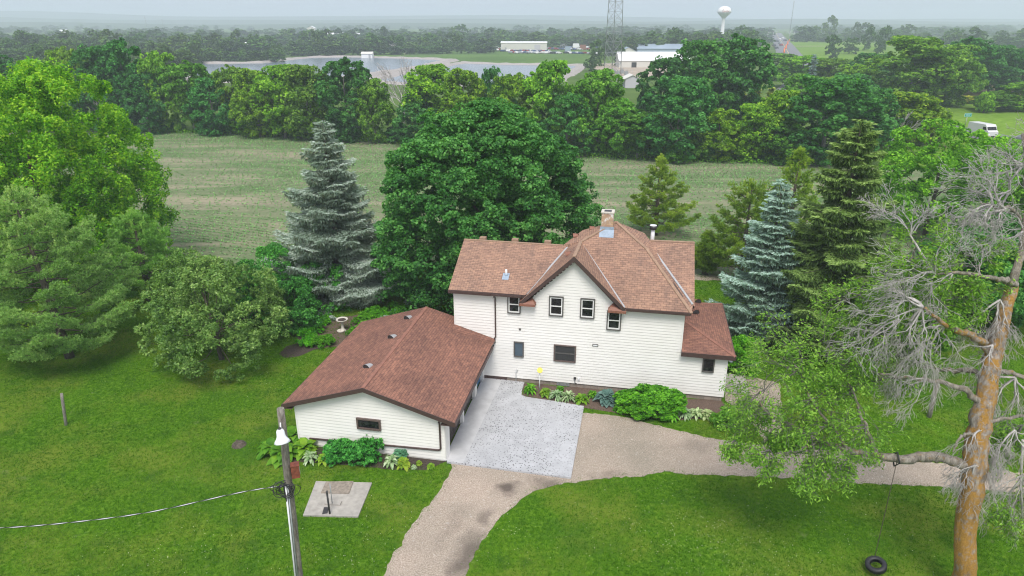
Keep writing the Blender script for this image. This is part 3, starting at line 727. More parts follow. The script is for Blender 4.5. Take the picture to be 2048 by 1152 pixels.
for nm, bx, mt in (('wall_vent', ((2.0, -.06, 3.60), (2.12, -.003, 3.72)), 'window_grey'),):
    q = MB(); q.box(*bx); q.build(nm, mt, house)
q = MB(); q.box((6.46, -.07, 2.95), (6.80, -.003, 3.08)); f_ = q.build('exhaust_hood', 'window_grey', house); q = MB(); q.box((6.50, -.085, 2.98), (6.76, -.072, 3.05)); q.build('flap', 'metal_white', f_)
q = MB()
for i in range(4):
    for j in range(2): q.box((4.38+i*.2, -.01, .04+j*.125), (4.38+i*.2+.185, .038, .04+j*.125+.11))
q.build('glass_block_window', 'galvanised', house)
q = MB(); q.tube([(5.50, -.05, .62), (5.50, -.10, .62), (5.50, -.10, .38), (5.62, -.12, .34)], .022, 6); q.box((5.42, -.12, .62), (5.56, -.024, .74)); q.box((5.66, -.09, .56), (5.78, -.024, .70), 1); q.build('gas_pipe', ['metal_dark', 'metal_white'], house)
q = MB(); q.tube([(1.85, -.16, .10), (1.85, -.16, .95), (1.90, -.16, 1.02), (1.98, -.16, 1.0)], .02, 7); q.tube([(1.80, -.16, .8), (1.95, -.10, .9), (1.9, -.05, .7)], .012, 5); q.build('yard_hydrant', 'metal_white', house)
q = MB(); q.tube([(14.30, .05, 2.74), (14.42, 0, 2.70)], .05, 8); q.lathe([(0, .08), (.07, .06), (.09, 0), (.0, -.02)], (14.46, -.02, 2.66), 10); q.build('wall_light', 'lens_white', house)
# steps and stoop at the annex side door
st = MB(); st.box((14.32, 1.0, 0), (15.9, 3.2, .18)); st.box((14.32, 1.3, .18), (15.3, 2.9, .36)); st.build('stoop', 'concrete', house)

# ------------------------------------------------------------------ garage
gar = empty('attached_garage', HO, HA, label='low white garage with rust-red shingled gable roof and dark doors', cat='garage')
GE, GR_ = 2.62, 4.08
gw = MB(); sl = (GR_-GE)/4.65
def span_g(z): return (-8.25, -.2) if z < 2.45 else (max(-8.25, -4.2-(3.98-z)/sl), min(-.2, -4.2+(3.98-z)/sl))
lap(gw, (0, -8.8, 0), (1, 0, 0), (0, -1, 0), .10, 3.95, span_g)
gw.box((-8.24, -8.79, -.2), (-4.3, .95, 2.5)); gw.box((-4.3, -8.79, -.2), (-.42, -.02, 2.5))
gw.add([(-8.2, -8.79, 2.5), (-.2, -8.79, 2.5), (-4.2, -8.79, 3.9)], [(0, 1, 2)])
for y0, y1 in ((-8.79, -8.05), (-5.32, -5.02), (-2.5, -1.95), (-.42, -.03)): gw.box((-.42, y0, .0), (-.20, y1, 2.5))
gw.box((-.40, -8.79, 2.38), (-.205, -.03, 2.52)); gw.box((-.19, -8.83, .08), (-.165, -8.06, 2.45)); gw.box((-8.28, -8.84, .08), (-8.20, -8.76, 2.45))
gw.build('wall', 'siding_garage', gar)
gf = MB(); gf.box((-8.2, -8.76, -.3), (-.25, -8.70, .12)); gf.build('foundation', 'concrete_dark', gar)
for y0, y1 in ((-8.05, -5.32), (-5.02, -2.5)):
    d = MB()
    for i in range(4): d.box((-.405, y0+.01, .12+i*.565), (-.37, y1-.01, .12+i*.565+.553))
    for i in range(4):
        for j in range(4):
            w_ = (y1-y0)/4; d.box((-.375, y0+.08+j*w_, .2+i*.565), (-.355, y0+w_-.06+j*w_, .2+i*.565+.38))
    d.build('garage_door', 'garage_door', gar)
d = MB(); d.box((-.41, -1.93, .12), (-.36, -.44, 2.38)); dd = d.build('side_door', 'door_blue', gar); d = MB(); d.box((-.358, -1.2, 1.1), (-.32, -1.1, 1.2)); d.build('handle', 'metal_grey', dd)
gr = MB()
slab(gr, [(.45, -9.22, GE), (.45, -.02, GE+.10), (-2.02, -.02, GE+.10+2.47*sl*.95), (-2.02, 1.3, GE+.10+2.47*sl*.95), (-4.2, 1.3, GR_), (-4.2, -9.22, GR_)], .16)
slab(gr, [(-4.2, -9.22, GR_), (-4.2, 1.3, GR_), (-8.72, 1.3, GE+.04), (-8.72, -9.22, GE+.02)], .16)
groof = gr.build('roof', ['shingle_red', 'trim_brown', 'soffit'], gar, uv=True)
ck = MB(); a = (.55, -.03, GE+.24); b_ = (-2.02, -.03, GE+.24+2.5*sl); ck.add([a, b_, (-2.02, -.55, b_[2]-.17), (.47, -.55, a[2]-.145)], [(0, 1, 2, 3)]); ck.add([a, (.47, -.55, a[2]-.145), (.55, -.03, GE-.03)], [(0, 2, 1)], 1)
ck.build('cricket', ['shingle_red', 'trim_brown'], groof, uv=True)
cb = MB(); strip(cb, (-4.2, -9.2, GR_), (-4.2, 1.3, GR_), .18, .010); cb.build('ridge_cap', 'ridge_cap_red', groof)
fb = MB()
for xe, ze in ((.47, GE), (-8.74, GE+.02)):
    a = Vector((-4.2, -9.25, GR_+.01)); f_ = Vector((xe, -9.25, ze+.01)); dn = Vector((0, 0, .24)); bk = Vector((0, .04, 0))
    fb.add([a, a-dn, f_-dn, f_, a+bk, a+bk-dn, f_+bk-dn, f_+bk], [(0,1,2,3), (7,6,5,4), (1,5,6,2), (0,3,7,4), (3,2,6,7)])
fb.box((.452, -9.24, GE-.20), (.52, -.6, GE+.0)); fb.box((-8.76, -9.24, GE-.20), (-8.722, 1.3, GE+.0))
fb.box((-.25, -9.22, GE-.22), (.45, -8.86, GE-.165)); fb.box((-8.72, -9.22, GE-.22), (-8.2, -8.86, GE-.165)); fb.box((-.25, -8.855, GE-.24), (.45, -.04, GE-.18))
fb.build('fascia', 'trim_brown', groof)
for y in (-6.6, -2.9, .35 - .45): hood_vent((-4.95, y, GR_-.26), math.radians(8), math.radians(-17), parent=groof, dark='metal_dark', top='metal_grey', ang=math.radians(-20), s=1.15)
gp = MB(); gp.tube([(-.42, -9.0, 2.42), (-.42, -8.88, 2.30), (-.42, -8.88, .80), (-.46, -8.88, .72), (-.55, -8.88, .69), (-7.6, -8.88, .50)], .05, 8); gp.build('downspout', 'trim_brown', gar)
window(-4.85, -3.55, 1.46, 2.10, y=-8.82, style='plain', casing='window_brown', cas=.09, parent=gar)
# ------------------------------------------------------------------ ground, field, drive, water, road
RG = random.Random(5)
def sheet(name, pts, mat_name, z=.0, jit=0, sub=0, kind='structure', label=None, cat=None, closed=True):
    """a flat sheet; its outline is subdivided and roughened so that it ends raggedly"""
    P = [Vector((p[0], p[1], 0)) for p in pts]; out_ = []
    for i, p in enumerate(P):
        q = P[(i+1) % len(P)]; n = max(1, int((q-p).length/sub)) if sub else 1
        for k in range(n):
            r = p.lerp(q, k/n)
            if jit and n > 1: r += Vector((RG.gauss(0, jit), RG.gauss(0, jit), 0))
            out_.append((r.x, r.y, z))
    mb = MB(); mb.add(out_, [tuple(range(len(out_)))])
    o = mb.build(name, mat_name); 
    if o.data.polygons[0].normal.z < 0: o.data.flip_normals()
    return tag(o, label, cat, kind=kind)
gm = MB(); gm.add([(-9000, -3000, -.02), (9000, -3000, -.02), (9000, 9000, -.02), (-9000, 9000, -.02)], [(0, 1, 2, 3)]); tag(gm.build('ground', 'far_land'), kind='structure')
sheet('lawn', [(-90, -20), (110, -20), (110, 70), G(2048, 560), G(1700, 545), G(1400, 545), G(800, 540), G(560, 540), G(300, 540), G(-100, 545), (-90, 60)], 'lawn', 0)
FIELD = [G(-500, 252), G(290, 263), G(600, 272), G(830, 288), G(1110, 309), G(1400, 322), G(1680, 330), G(1900, 345), G(2000, 420), G(1760, 555), G(1440, 552), G(1385, 549), G(800, 541), G(560, 541), G(300, 541), G(-100, 546), (-95, 60, 0), (-140, 70, 0)]
sheet('corn_field', FIELD, 'soil_field', .006, .25, 2.5)
sheet('field_margin', [G(1385, 549), G(1440, 552), G(1600, 560), G(1600, 568), G(1385, 560)], 'gravel', .012, .1, .6)
sheet('meadow', [G(1850, 160), G(2500, 165), G(2600, 330), G(2000, 345), G(1700, 318), G(1760, 240)], 'meadow', .0, .4, 8)
sheet('hay_field', [G(1900, 170), G(2500, 172), G(2500, 188), G(1930, 197)], 'field_tan', .02, .4, 8)
sheet('green_field', [G(1560, 82), G(2600, 84), G(2600, 118), G(1600, 128)], 'meadow', .02, 2, 40)
sheet('pasture', [G(700, 105), G(1180, 100), G(1200, 130), G(720, 119)], 'corn_green', .02, 1, 20)
sheet('gravel_yard', [G(1180, 128), G(1340, 122), G(1345, 156), G(1205, 150)], 'gravel', .03, .6, 6)
P1 = [G(376, 127), G(450, 127), G(520, 126), G(580, 119), G(625, 115), G(700, 114), G(790, 116), G(874, 119), G(905, 122), G(845, 135), G(745, 150), G(600, 164), G(370, 164)]
P2 = [G(925, 126), G(1010, 129), G(1090, 130), G(1168, 131), G(1135, 150), G(1100, 172), G(850, 172), G(735, 163), G(790, 150), G(870, 136)]
sheet('pond_water', P1, 'water', .05); sheet('pond_water', P2, 'water', .05)
def ribbon(name, pts, wd, h, mat_name, closed=False, jit=.3, kind='structure'):
    mb = MB(); P = [Vector((p[0], p[1], 0)) for p in pts]
    if closed: P.append(P[0])
    Q = []
    for a, b in zip(P, P[1:]):
        n = max(1, int((b-a).length/4))
        Q += [a.lerp(b, i/n) for i in range(n)]
    Q.append(P[-1]); vs = []
    for i, p in enumerate(Q):
        d = (Q[min(i+1, len(Q)-1)] - Q[max(i-1, 0)]).normalized(); s = Vector((-d.y, d.x, 0))
        w_ = wd*(1+RG.uniform(-jit, jit)); hh = h*(1+RG.uniform(-jit, jit))
        vs += [p - s*w_, p - s*w_*.45 + Vector((0, 0, hh)), p + s*w_*.45 + Vector((0, 0, hh)), p + s*w_]
    mb.add(vs, [(i*4+j, i*4+j+1, i*4+j+5, i*4+j+4) for i in range(len(Q)-1) for j in range(3)])
    return tag(mb.build(name, mat_name), kind=kind)
ribbon('pond_bank', P1, 3.2, .9, 'rock', True); ribbon('pond_bank', P2, 3.0, .8, 'rock', True)
ribbon('levee_path', [G(905, 121), G(850, 135), G(745, 152), G(700, 160)], 4.5, 1.2, 'rock')
# road
road_c = [G(2600, 400), G(2048, 288), G(1960, 270), G(1880, 254), (72, 190, 0), G(1620, 150), G(1578, 108), G(1566, 88), G(1556, 74), G(1552, 66)]
def road(name, pts, widths, mat_name, z):
    vs = []
    P = [Vector((p[0], p[1], 0)) for p in pts]
    for i, p in enumerate(P):
        d = (P[min(i+1, len(P)-1)] - P[max(i-1, 0)]).normalized(); s = Vector((-d.y, d.x, 0))*widths[i]/2
        vs += [(p-s).to_tuple()[:2] + (z,), (p+s).to_tuple()[:2] + (z,)]
    mb = MB(); mb.add(vs, [(2*i, 2*i+2, 2*i+3, 2*i+1) for i in range(len(P)-1)]); o = mb.build(name, mat_name)
    if o.data.polygons[0].normal.z < 0: o.data.flip_normals()
    return tag(o, kind='structure')
road('highway', road_c, [9]*4 + [10, 12, 16, 17, 18, 18], 'asphalt', .10)
road('centre_line', road_c, [.25]*len(road_c), 'yellow_sign', .105)
road('side_road', [G(1400, 92), G(1560, 92.5), G(1720, 92), G(2100, 93)], [7]*4, 'gravel', .06)
# drive
SLAB = [(973, 757), (1049, 764), (1044, 780), (1043, 789), (1050, 793), (1075, 797), (1110, 802), (1168, 812), (1142, 955), (893, 920)]
sm = MB(); SP = [G(x, y, .10) for x, y in SLAB]; SP[0] = H2W(-.1, .03); SP[-1] = H2W(-.1, -8.95)
sm.prism([(p.x, p.y) for p in SP], -.1, .10); slab_o = tag(sm.build('driveway_slab', 'slab'), kind='structure')
am = MB(); q = [H2W(-.3, -8.85), H2W(.75, -8.95), H2W(.95, -.2), H2W(-.3, -.03)]; am.add([(p.x, p.y, .106) for p in q], [(0, 1, 2, 3)])
ap = am.build('garage_apron', 'concrete_smooth'); tag(ap, kind='structure')
# gravel drive material gets its wheel stains, which have a shape and place of their own
nt_ = MATS['gravel'].node_tree; b_ = nt_.nodes['Principled BSDF']; src = b_.inputs['Base Color'].links[0].from_socket
tc = N(nt_, 'ShaderNodeTexCoord'); nz = N(nt_, 'ShaderNodeTexNoise'); nz.inputs['Scale'].default_value = .9; nz.inputs['Detail'].default_value = 6
nt_.links.new(tc.outputs['Object'], nz.inputs['Vector'])
vm = N(nt_, 'ShaderNodeVectorMath', operation='MULTIPLY_ADD'); nt_.links.new(nz.outputs['Color'], vm.inputs[0]); vm.inputs[1].default_value = (1.6, 1.6, 0)
nt_.links.new(tc.outputs['Object'], vm.inputs[2])
tot = None
for (a, b, wd, amt) in (((1035, 962), (1000, 992), .45, .85), ((1120, 962), (1060, 975), .5, .6), ((985, 1020), (960, 1050), .28, .5), ((955, 1068), (905, 1165), .55, .7), ((1350, 893), (1440, 893), .35, .2), ((1180, 952), (1260, 950), .35, .3), ((930, 1010), (870, 1100), .3, .18)):
    A, B = G(*a), G(*b); mid = (A+B)/2 + Vector((.8, .8, 0)); d = B-A
    mp = N(nt_, 'ShaderNodeMapping', vector_type='TEXTURE'); mp.inputs['Location'].default_value = mid
    mp.inputs['Rotation'].default_value = (0, 0, math.atan2(d.y, d.x)); mp.inputs['Scale'].default_value = (d.length*.62, wd*1.6, 1)
    nt_.links.new(vm.outputs[0], mp.inputs[0]); gr_ = N(nt_, 'ShaderNodeTexGradient', gradient_type='SPHERICAL'); nt_.links.new(mp.outputs[0], gr_.inputs[0])
    k = math_(nt_, 'MULTIPLY', math_(nt_, 'MULTIPLY', gr_.outputs['Fac'], 1.5, True), amt)
    tot = k if tot is None else math_(nt_, 'MAXIMUM', tot, k)
nt_.links.new(mix(nt_, tot, src, (.105, .085, .075)), b_.inputs['Base Color'])
DRIVE = [(1166, 826), (1240, 832), (1310, 851), (1400, 871), (1440, 880), (1560, 893), (1700, 905), (1900, 928), (2200, 965), (2200, 1000), (1900, 974), (1700, 966), (1560, 955), (1400, 950), (1330, 943), (1280, 953), (1200, 958), (1130, 966), (1060, 985), (1005, 1030), (960, 1090), (930, 1150), (900, 1215), (740, 1215), (775, 1130), (830, 1042), (880, 982), (903, 935), (905, 915), (1130, 900)]
sheet('gravel_drive', [G(*p) for p in DRIVE], 'gravel', .008, .045, .22)
sheet('side_path', [G(1448, 800), G(1462, 760), G(1500, 752), G(1560, 770), G(1560, 850), G(1600, 892), G(1530, 892), G(1505, 830)], 'gravel', .012, .08, .4)
sheet('flower_bed', [G(1044, 768), H2W(1.3, 0), H2W(14.25, 0), G(1462, 818), G(1400, 838), G(1340, 840), G(1240, 828), G(1168, 815), G(1110, 803), G(1060, 796), G(1043, 790)], 'mulch', .010, .05, .4)
sheet('garage_bed', [H2W(-8.6, -8.75), H2W(-.1, -8.75), G(880, 928), G(860, 940), G(800, 940), G(700, 930), G(600, 925), G(530, 925)], 'soil', .010, .05, .4)
sheet('soil_patch', [G(556, 708), G(575, 692), G(610, 684), G(640, 688), G(655, 694), G(630, 700), G(600, 712), G(570, 716)], 'soil', .016, .05, .3)
sheet('garden_bed', [G(590, 690), G(600, 660), G(650, 640), G(720, 628), G(780, 618), G(800, 640), G(720, 690), G(650, 695)], 'mulch', .010, .06, .4)
# distant hills
def hills(name, Y, base, amp, seed, x0=-5200, x1=5200, slope=0):
    r = np.random.default_rng(seed); xs = np.linspace(x0, x1, 220); ph = r.uniform(0, 6.28, 8); fr = r.uniform(.0006, .006, 8)
    z = base + amp*sum(np.sin(xs*f_ + p_)/(1+i*.4) for i, (f_, p_) in enumerate(zip(fr, ph)))/2.2 + slope*xs
    mb = MB(); vs = []
    for x, h in zip(xs, z): vs += [(x, Y-500, -1), (x, Y, max(h, 1)), (x, Y+600, -1)]
    mb.add(vs, [(i*3+j, i*3+j+3, i*3+j+4, i*3+j+1) for i in range(219) for j in range(2)]); o = mb.build(name, 'hill_woods')
    return tag(o, kind='structure')
hills('hills', 2500, 15, 9, 5, slope=-.002); hills('hills', 3300, 27, 13, 1, slope=-.004); hills('hills', 4400, 46, 14, 2, slope=-.006)

# ------------------------------------------------------------------ yard objects
def post(px, py, pyt, dx, label, r=.07):
    b_ = G(px, py); t_ = At(px+dx, pyt, b_.y); o = empty('fence_post', b_, label=label, cat='post')
    mb = MB(); e = t_-b_; mb.tube([(0, 0, -.1), e*.5 + Vector((.01, 0, 0)), e], [r, r*.95, r*.88], 10); mb.build('wood', 'post_wood', o); return o
p_ = G(132, 850); mb = MB(); e = At(123, 787, p_.y)-p_; mb.tube([(0, 0, -.1), e*.3, e*.7, e], [.085, .08, .078, .072], 10); o = mb.build('fence_post', 'post_wood'); o.location = p_; tag(o, 'short weathered wooden post standing alone on the lawn by the pine', 'post')
p_ = G(1858, 834); mb = MB(); e = At(1877, 760, p_.y)-p_; mb.tube([(0, 0, -.1), e*.3, e*.7, e], [.13, .12, .12, .11], 10); o = mb.build('fence_post', 'post_wood'); o.location = p_; tag(o, 'leaning grey wooden post standing behind the old tree with orange bark', 'post')
# stump
p_ = G(478, 890); mb = MB(); rr = random.Random(3)
for i in range(9):
    a = i*.7; mb.tube([(.18*math.cos(a), .16*math.sin(a), -.05), (.24*math.cos(a)+rr.uniform(-.05, .05), .2*math.sin(a), .10+rr.uniform(0, .12))], [.10, .05], 6)
mb.lathe([(.0, .14), (.2, .15), (.34, .09), (.40, -.02)], (0, 0, 0), 14); o = mb.build('tree_stump', 'bark'); o.location = p_; tag(o, 'low rotten tree stump in the open lawn left of the garage', 'stump')
# well slab
WS = [(606, 1030), (632, 962), (744, 965), (716, 1033)]; q = [G(x, y, .08) for x, y in WS]; well = empty('well_slab', (q[0]+q[2])/2 * Vector((1, 1, 0)) if False else Vector(((q[0].x+q[2].x)/2, (q[0].y+q[2].y)/2, 0)), label='square concrete well cover slab with plates and an iron hand pump post on the lawn', cat='slab')
def wl(p): return (p.x-well.location.x, p.y-well.location.y)
mb = MB(); mb.prism([wl(p) for p in q], -.05, .08); mb.build('slab', 'concrete', well)
mb = MB(); mb.prism([wl(G(x, y, .10)) for x, y in [(642, 986), (652, 964), (707, 963), (698, 987)]], .082, .13); mb.build('cover_plate', 'concrete_dark', well)
mb = MB(); mb.prism([wl(G(x, y, .10)) for x, y in [(649, 1009), (656, 1002), (684, 1003), (680, 1011)]], .082, .15); mb.build('cover_plate', 'concrete', well)
mb = MB(); mb.prism([wl(G(x, y, .10)) for x, y in [(644, 1028), (648, 1014), (658, 1014), (655, 1026)]], .082, .095); mb.build('hole_lid', 'metal_dark', well)
b0 = G(660, 1030); c0 = wl(b0); mb = MB(); mb.tube([(c0[0], c0[1], 0), (c0[0]-.02, c0[1], 1.30)], .045, 8); mb.tube([(c0[0]-.02, c0[1], 1.1), (c0[0]+.02, c0[1]-.08, 1.28), (c0[0], c0[1], 1.36)], .03, 6); mb.build('pump_post', 'metal_dark', well)
c0 = wl(G(665, 1012)); mb = MB(); mb.tube([(c0[0], c0[1], .08), (c0[0], c0[1], 1.25)], .022, 7); mb.build('pipe', 'galvanised', well)
# bird bath and basin
bb = empty('bird_bath', G(686, 662), label='white stone bird bath on a pedestal in the garden bed', cat='bird bath')
mb = MB(); mb.lathe([(.0, .0), (.24, .0), (.24, .08), (.15, .14), (.10, .30), (.09, .55), (.13, .72), (.16, .76), (0, .76)], n=16); mb.build('pedestal', 'stone_white', bb)
mb = MB(); mb.lathe([(.0, .74), (.16, .75), (.36, .86), (.44, .93), (.42, .96), (.36, .93), (.22, .87), (0, .85)], n=24); bo = mb.build('bowl', 'stone_white', bb)
mb = MB(); mb.lathe([(0, .905), (.30, .905), (.31, .90)], n=20); mb.build('water', 'soil', bo)
o = MB(); o.lathe([(.0, .04), (.16, .04), (.22, .12), (.26, .15), (.28, .13), (.22, 0), (0, 0)], n=20); o = o.build('stone_basin', 'stone_white'); o.location = G(682, 664); tag(o, 'small round stone basin on the ground at the foot of the bird bath', 'basin')
# yellow disc on a white pole
p_ = G(1079, 782); yd = empty('marker_pole', p_, label='white pole with a round yellow disc standing in the bed at the house', cat='pole')
hp = At(1080, 741, p_.y).z
mb = MB(); mb.tube([(0, 0, -.05), (0, 0, hp)], .03, 8); mb.build('pole', 'white_paint', yd)
mb = MB(); mb.tube([(0, -.03, hp+.02), (0, -.07, hp+.06)], .17, 16); mb.build('disc', 'yellow_sign', yd)

# ------------------------------------------------------------------ utility pole with lamp, box and cable
PY = 19.6; pb = At(604, 1215, PY); pb.z = 0; pt = At(561, 817, PY)
up_ = empty('utility_pole', pb, label='weathered wooden utility pole with a white yard lamp, rusty box and conduit', cat='utility pole')
def pl(s): e = (pt-pb); return Vector((e.x*s, e.y*s, e.z*s))
mb = MB(); mb.tube([pl(s/8) + Vector((.012*math.sin(s*2), 0, 0)) for s in range(9)], [.165-.045*s/8 for s in range(9)], 12)
pole = mb.build('pole', 'pole_wood', up_)
def sp(py):   # pole fraction seen at image row py
    lo, hi = 0, 1
    for _ in range(40):
        m_ = (lo+hi)/2; p = pb+pl(m_); yy = 576 - FPX*((p.y*_sp + (p.z-CAM_H)*_cp)/(p.y*_cp - (p.z-CAM_H)*_sp))
        if yy > py: lo = m_
        else: hi = m_
    return lo
mb = MB()
for x, r_ in ((-.06, .032), (.02, .028)): mb.tube([pl(sp(965)) + Vector((x, -.17, 0)), pl(sp(1080)) + Vector((x, -.18, 0)), pl(0) + Vector((x, -.20, 0))], r_, 8, mat=0 if x < 0 else 1)
mb.build('conduit', ['metal_white', 'galvanised'], up_)
L0 = pl(sp(846)); lamp = MB(); lamp.tube([L0 + Vector((0, -.14, .1)), L0 + Vector((.02, -.22, .02)), L0 + Vector((.08, -.42, -.06))], .025, 8); arm = lamp.build('lamp_arm', 'metal_white', up_)
lamp = MB(); lamp.lathe([(0, .16), (.09, .16), (.12, .10), (.13, -.04), (.16, -.12), (.21, -.18), (.245, -.25), (.235, -.255), (.0, -.2)], n=22); M_ = Matrix.Translation(L0 + Vector((.10, -.50, -.12))) @ Matrix.Rotation(math.radians(-14), 4, 'X') @ Matrix.Rotation(math.radians(-8), 4, 'Y') @ Matrix.Scale(1.08, 4)
lamp.xf(M_).build('lamp_shade', 'lens_white', up_)
lamp = MB(); lamp.lathe([(0, .235), (.035, .23), (.045, .16), (.04, .15)], n=12); lamp.xf(M_).build('photo_cell', 'metal_dark', up_)
B0 = pl(sp(940)); mb = MB(); mb.box((.13, -.24, -.24), (.40, .02, .24)); mb.box((.12, -.26, .24), (.42, .03, .265)); mb.box((.405, -.16, -.14), (.412, -.06, .14), 1)
bo = mb.xf(Matrix.Translation(B0) @ Matrix.Rotation(math.radians(18), 4, 'Z')); bo.build('meter_box', ['rust_box', 'metal_white'], up_)
mb = MB(); rr = random.Random(8); W0 = pl(sp(972))
for i in range(9):
    a0 = rr.uniform(0, 6.28); R_ = rr.uniform(.22, .42); cx = rr.uniform(-.22, .10); pts = []
    for k in range(17):
        t = a0 + 2*math.pi*k/16; pts.append(W0 + Vector((cx + R_*math.cos(t), -.18 + .12*math.sin(t*2+i) , R_*.8*math.sin(t) + rr.uniform(-.02, .02))))
    mb.tube(pts, .013, 5, cap=False)
mb.tube([W0 + Vector((-.1, -.17, .2)), W0 + Vector((-.1, -.2, 0)), W0 + Vector((-.08, -.18, -.5))], .03, 6)
mb.build('cable_coil', 'rubber', up_)
cab = empty('overhead_cable', G(-200, 1075, 5.9), label='twisted grey overhead service cable sagging across the lawn to the utility pole', cat='cable')
C0 = pb + W0 + Vector((-.15, 0, .02)); ctl = [C0, G(480, 985, 6.0), G(300, 1024, 5.9), G(140, 1045, 5.9), G(0, 1056, 5.9), G(-200, 1063, 5.9)]
def catmull(P, n=14):
    out = []
    for i in range(len(P)-1):
        p0, p1, p2, p3 = P[max(i-1, 0)], P[i], P[i+1], P[min(i+2, len(P)-1)]
        for k in range(n):
            t = k/n; out.append(.5*((2*p1) + (p2-p0)*t + (2*p0-5*p1+4*p2-p3)*t*t + (3*p1-p0-3*p2+p3)*t**3))
    out.append(P[-1]); return out
cv = catmull(ctl); mb = MB(); o_ = cab.location
mb.tube([p-o_ for p in cv], .012, 6); mb.build('messenger_wire', 'metal_white', cab)
mb = MB()
for ph in (0, math.pi):
    cv2 = catmull(ctl, 60); mb.tube([p-o_ + Vector((0, (.018*math.cos(i*.17+ph)), .018*math.sin(i*.17+ph))) for i, p in enumerate(cv2)], .011, 4, cap=False)
mb.build('twisted_wire', 'rubber', cab)
# ------------------------------------------------------------------ yard trees and plants
def dims(bx, by, topy, hw, tx=None):
    b_ = G(bx, by); h = At(tx or bx, topy, b_.y).z; R = hw/FPX*depth((b_.x, b_.y, h*.45)); return b_, h, R
dome = lambda p, lo=.55: (lambda t: (lo + (1-lo)*min(1, t/.35))*math.sqrt(max(.02, 1-(max(0, t-.3)/.72)**2)))
def rng_(s): return np.random.default_rng(s)

# bright young-leaved tree at the left edge
b_, h, R = dims(120, 560, 132, 235, 90)
make_tree('maple_tree', rng_(1), lambda t: R*(.80+.2*min(1, t/.3))*math.sqrt(max(.02, 1-(max(0, t-.38)/.66)**2)), 1.0, h, 430, 1.05, 'leaf_bright', tr=.35, leaf=.23, loc=b_, sub=9, n_leaf=58, sub_r=.40, up=.6, squash=1.45, aspect=.6,
          label='tall bright yellow-green leafy tree, the largest at the left edge above the pine', limbs=16, trunk_h=h*.62, inner=.5)
# round dark maple behind the house
b_, h, R = dims(972, 590, 204, 216, 968)
make_tree('maple_tree', rng_(2), lambda t: R*(.95+.05*min(1, t/.25))*math.sqrt(max(.02, 1-(max(0, t-.27)/.76)**2))**1.2, .8, h, 470, 1.12, 'leaf_deep', tr=.40, leaf=.20, loc=b_, sub=10, n_leaf=62, sub_r=.44, up=.75, squash=.62, aspect=.85,
          label='large dense dark green maple standing right behind the house', limbs=12, trunk_h=h*.55, inner=.42, irr=.3)
# pines at the left
b_, h, R = dims(140, 715, 388, 185, 105)
pine('pine_tree', rng_(3), h, R*1.0, 'needle_pine', b_, 'wide soft-needled pine at the left edge of the lawn by the short post', z0=1.2, n_br=70, rise=.10, candles=110, tufts=30, k=12, tuft=.17, W=.036, lean=(-.9, 0), prof=lambda t: (1-t)**.55*(.8+.2*min(1, t*4)), clump_r=.40)
b_, h, R = dims(300, 600, 430, 92, 290)
pine('pine_tree', rng_(4), h, R, 'needle_pine', b_, 'smaller dark pine between the left pine and the leaning fruit tree', z0=1.0, n_br=46, rise=.2, candles=45, tufts=22, color=(.8, .95, .65), W=.036, prof=lambda t: (1-t)**.6, clump_r=.38)
# fruit tree with leaning trunk
b_, h, R = dims(440, 724, 530, 148, 435)
root = make_tree('apple_tree', rng_(5), dome(0, .8) if False else (lambda t: R*(.75+.25*min(1, t/.3))*math.sqrt(max(.02, 1-(max(0, t-.3)/.72)**2))), .5, h, 165, .62, 'leaf_apple', tr=.16, leaf=.17, loc=b_ + Vector((0, .4, 0)), sub=8, n_leaf=40, sub_r=.42, up=.5, squash=.6, aspect=.55, droop=.7, shell=.3, inner=.3,
          label='low spreading fruit tree with a short leaning trunk left of the garage', cat='tree', limbs=24, trunk_h=h*.7, lean=(-.8, .5))
b_, h, R = dims(385, 640, 505, 70, 390)
make_tree('apple_tree', rng_(55), lambda t: R*(.7+.3*min(1, t/.3))*math.sqrt(max(.02, 1-(max(0, t-.3)/.72)**2)), .6, h, 50, .75, 'leaf_apple', tr=.12, leaf=.15, loc=b_, sub=9, n_leaf=42, sub_r=.48, aspect=.6, droop=.5, label='pale green shrubby tree directly behind the leaning fruit tree', limbs=12, color=(.9, .95, .75))
# lilacs below the spruce
for i, (x, y, ty, hw, lab, colr) in enumerate([(560, 620, 495, 68, 'broad dark green shrub left of the blue spruce base', (1.05, 1.25, .9)), (645, 610, 525, 62, 'rounded dark shrub in front of the blue spruce by the bird bath', (1.1, 1.3, 1.0)), (510, 650, 530, 62, 'middle shrub between the fruit tree and the spruce', (1.1, 1.15, .95)), (590, 660, 560, 55, 'low dark shrub nearest the bird bath garden, below the spruce', (1.0, 1.15, .95))]):
    b_, h, R = dims(x, y, ty, hw); bush(rng_(60+i), 'lilac_bush', b_, R, h, 'leaf_deep', lab, leaf=.15, n_lobes=48, lr=.62, n_leaf=42, color=colr, droop=.2)
# blue spruces
b_, h, R = dims(680, 590, 243, 122, 664)
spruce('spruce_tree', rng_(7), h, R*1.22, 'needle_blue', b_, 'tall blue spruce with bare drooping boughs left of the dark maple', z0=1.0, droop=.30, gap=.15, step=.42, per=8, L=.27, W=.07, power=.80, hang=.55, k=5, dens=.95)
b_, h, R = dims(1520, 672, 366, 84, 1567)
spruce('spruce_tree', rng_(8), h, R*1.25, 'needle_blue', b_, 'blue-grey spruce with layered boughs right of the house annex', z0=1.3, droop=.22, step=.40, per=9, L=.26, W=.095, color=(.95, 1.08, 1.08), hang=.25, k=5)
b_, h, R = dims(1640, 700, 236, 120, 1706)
spruce('spruce_tree', rng_(9), h, R*1.3, 'needle_green', b_, 'tallest green spruce with drooping boughs and a bare patch of trunk', z0=1.5, droop=.32, gap=.22, step=.50, per=8, L=.30, W=.10, power=.75, hang=.7, k=5, trunk_r=.32)
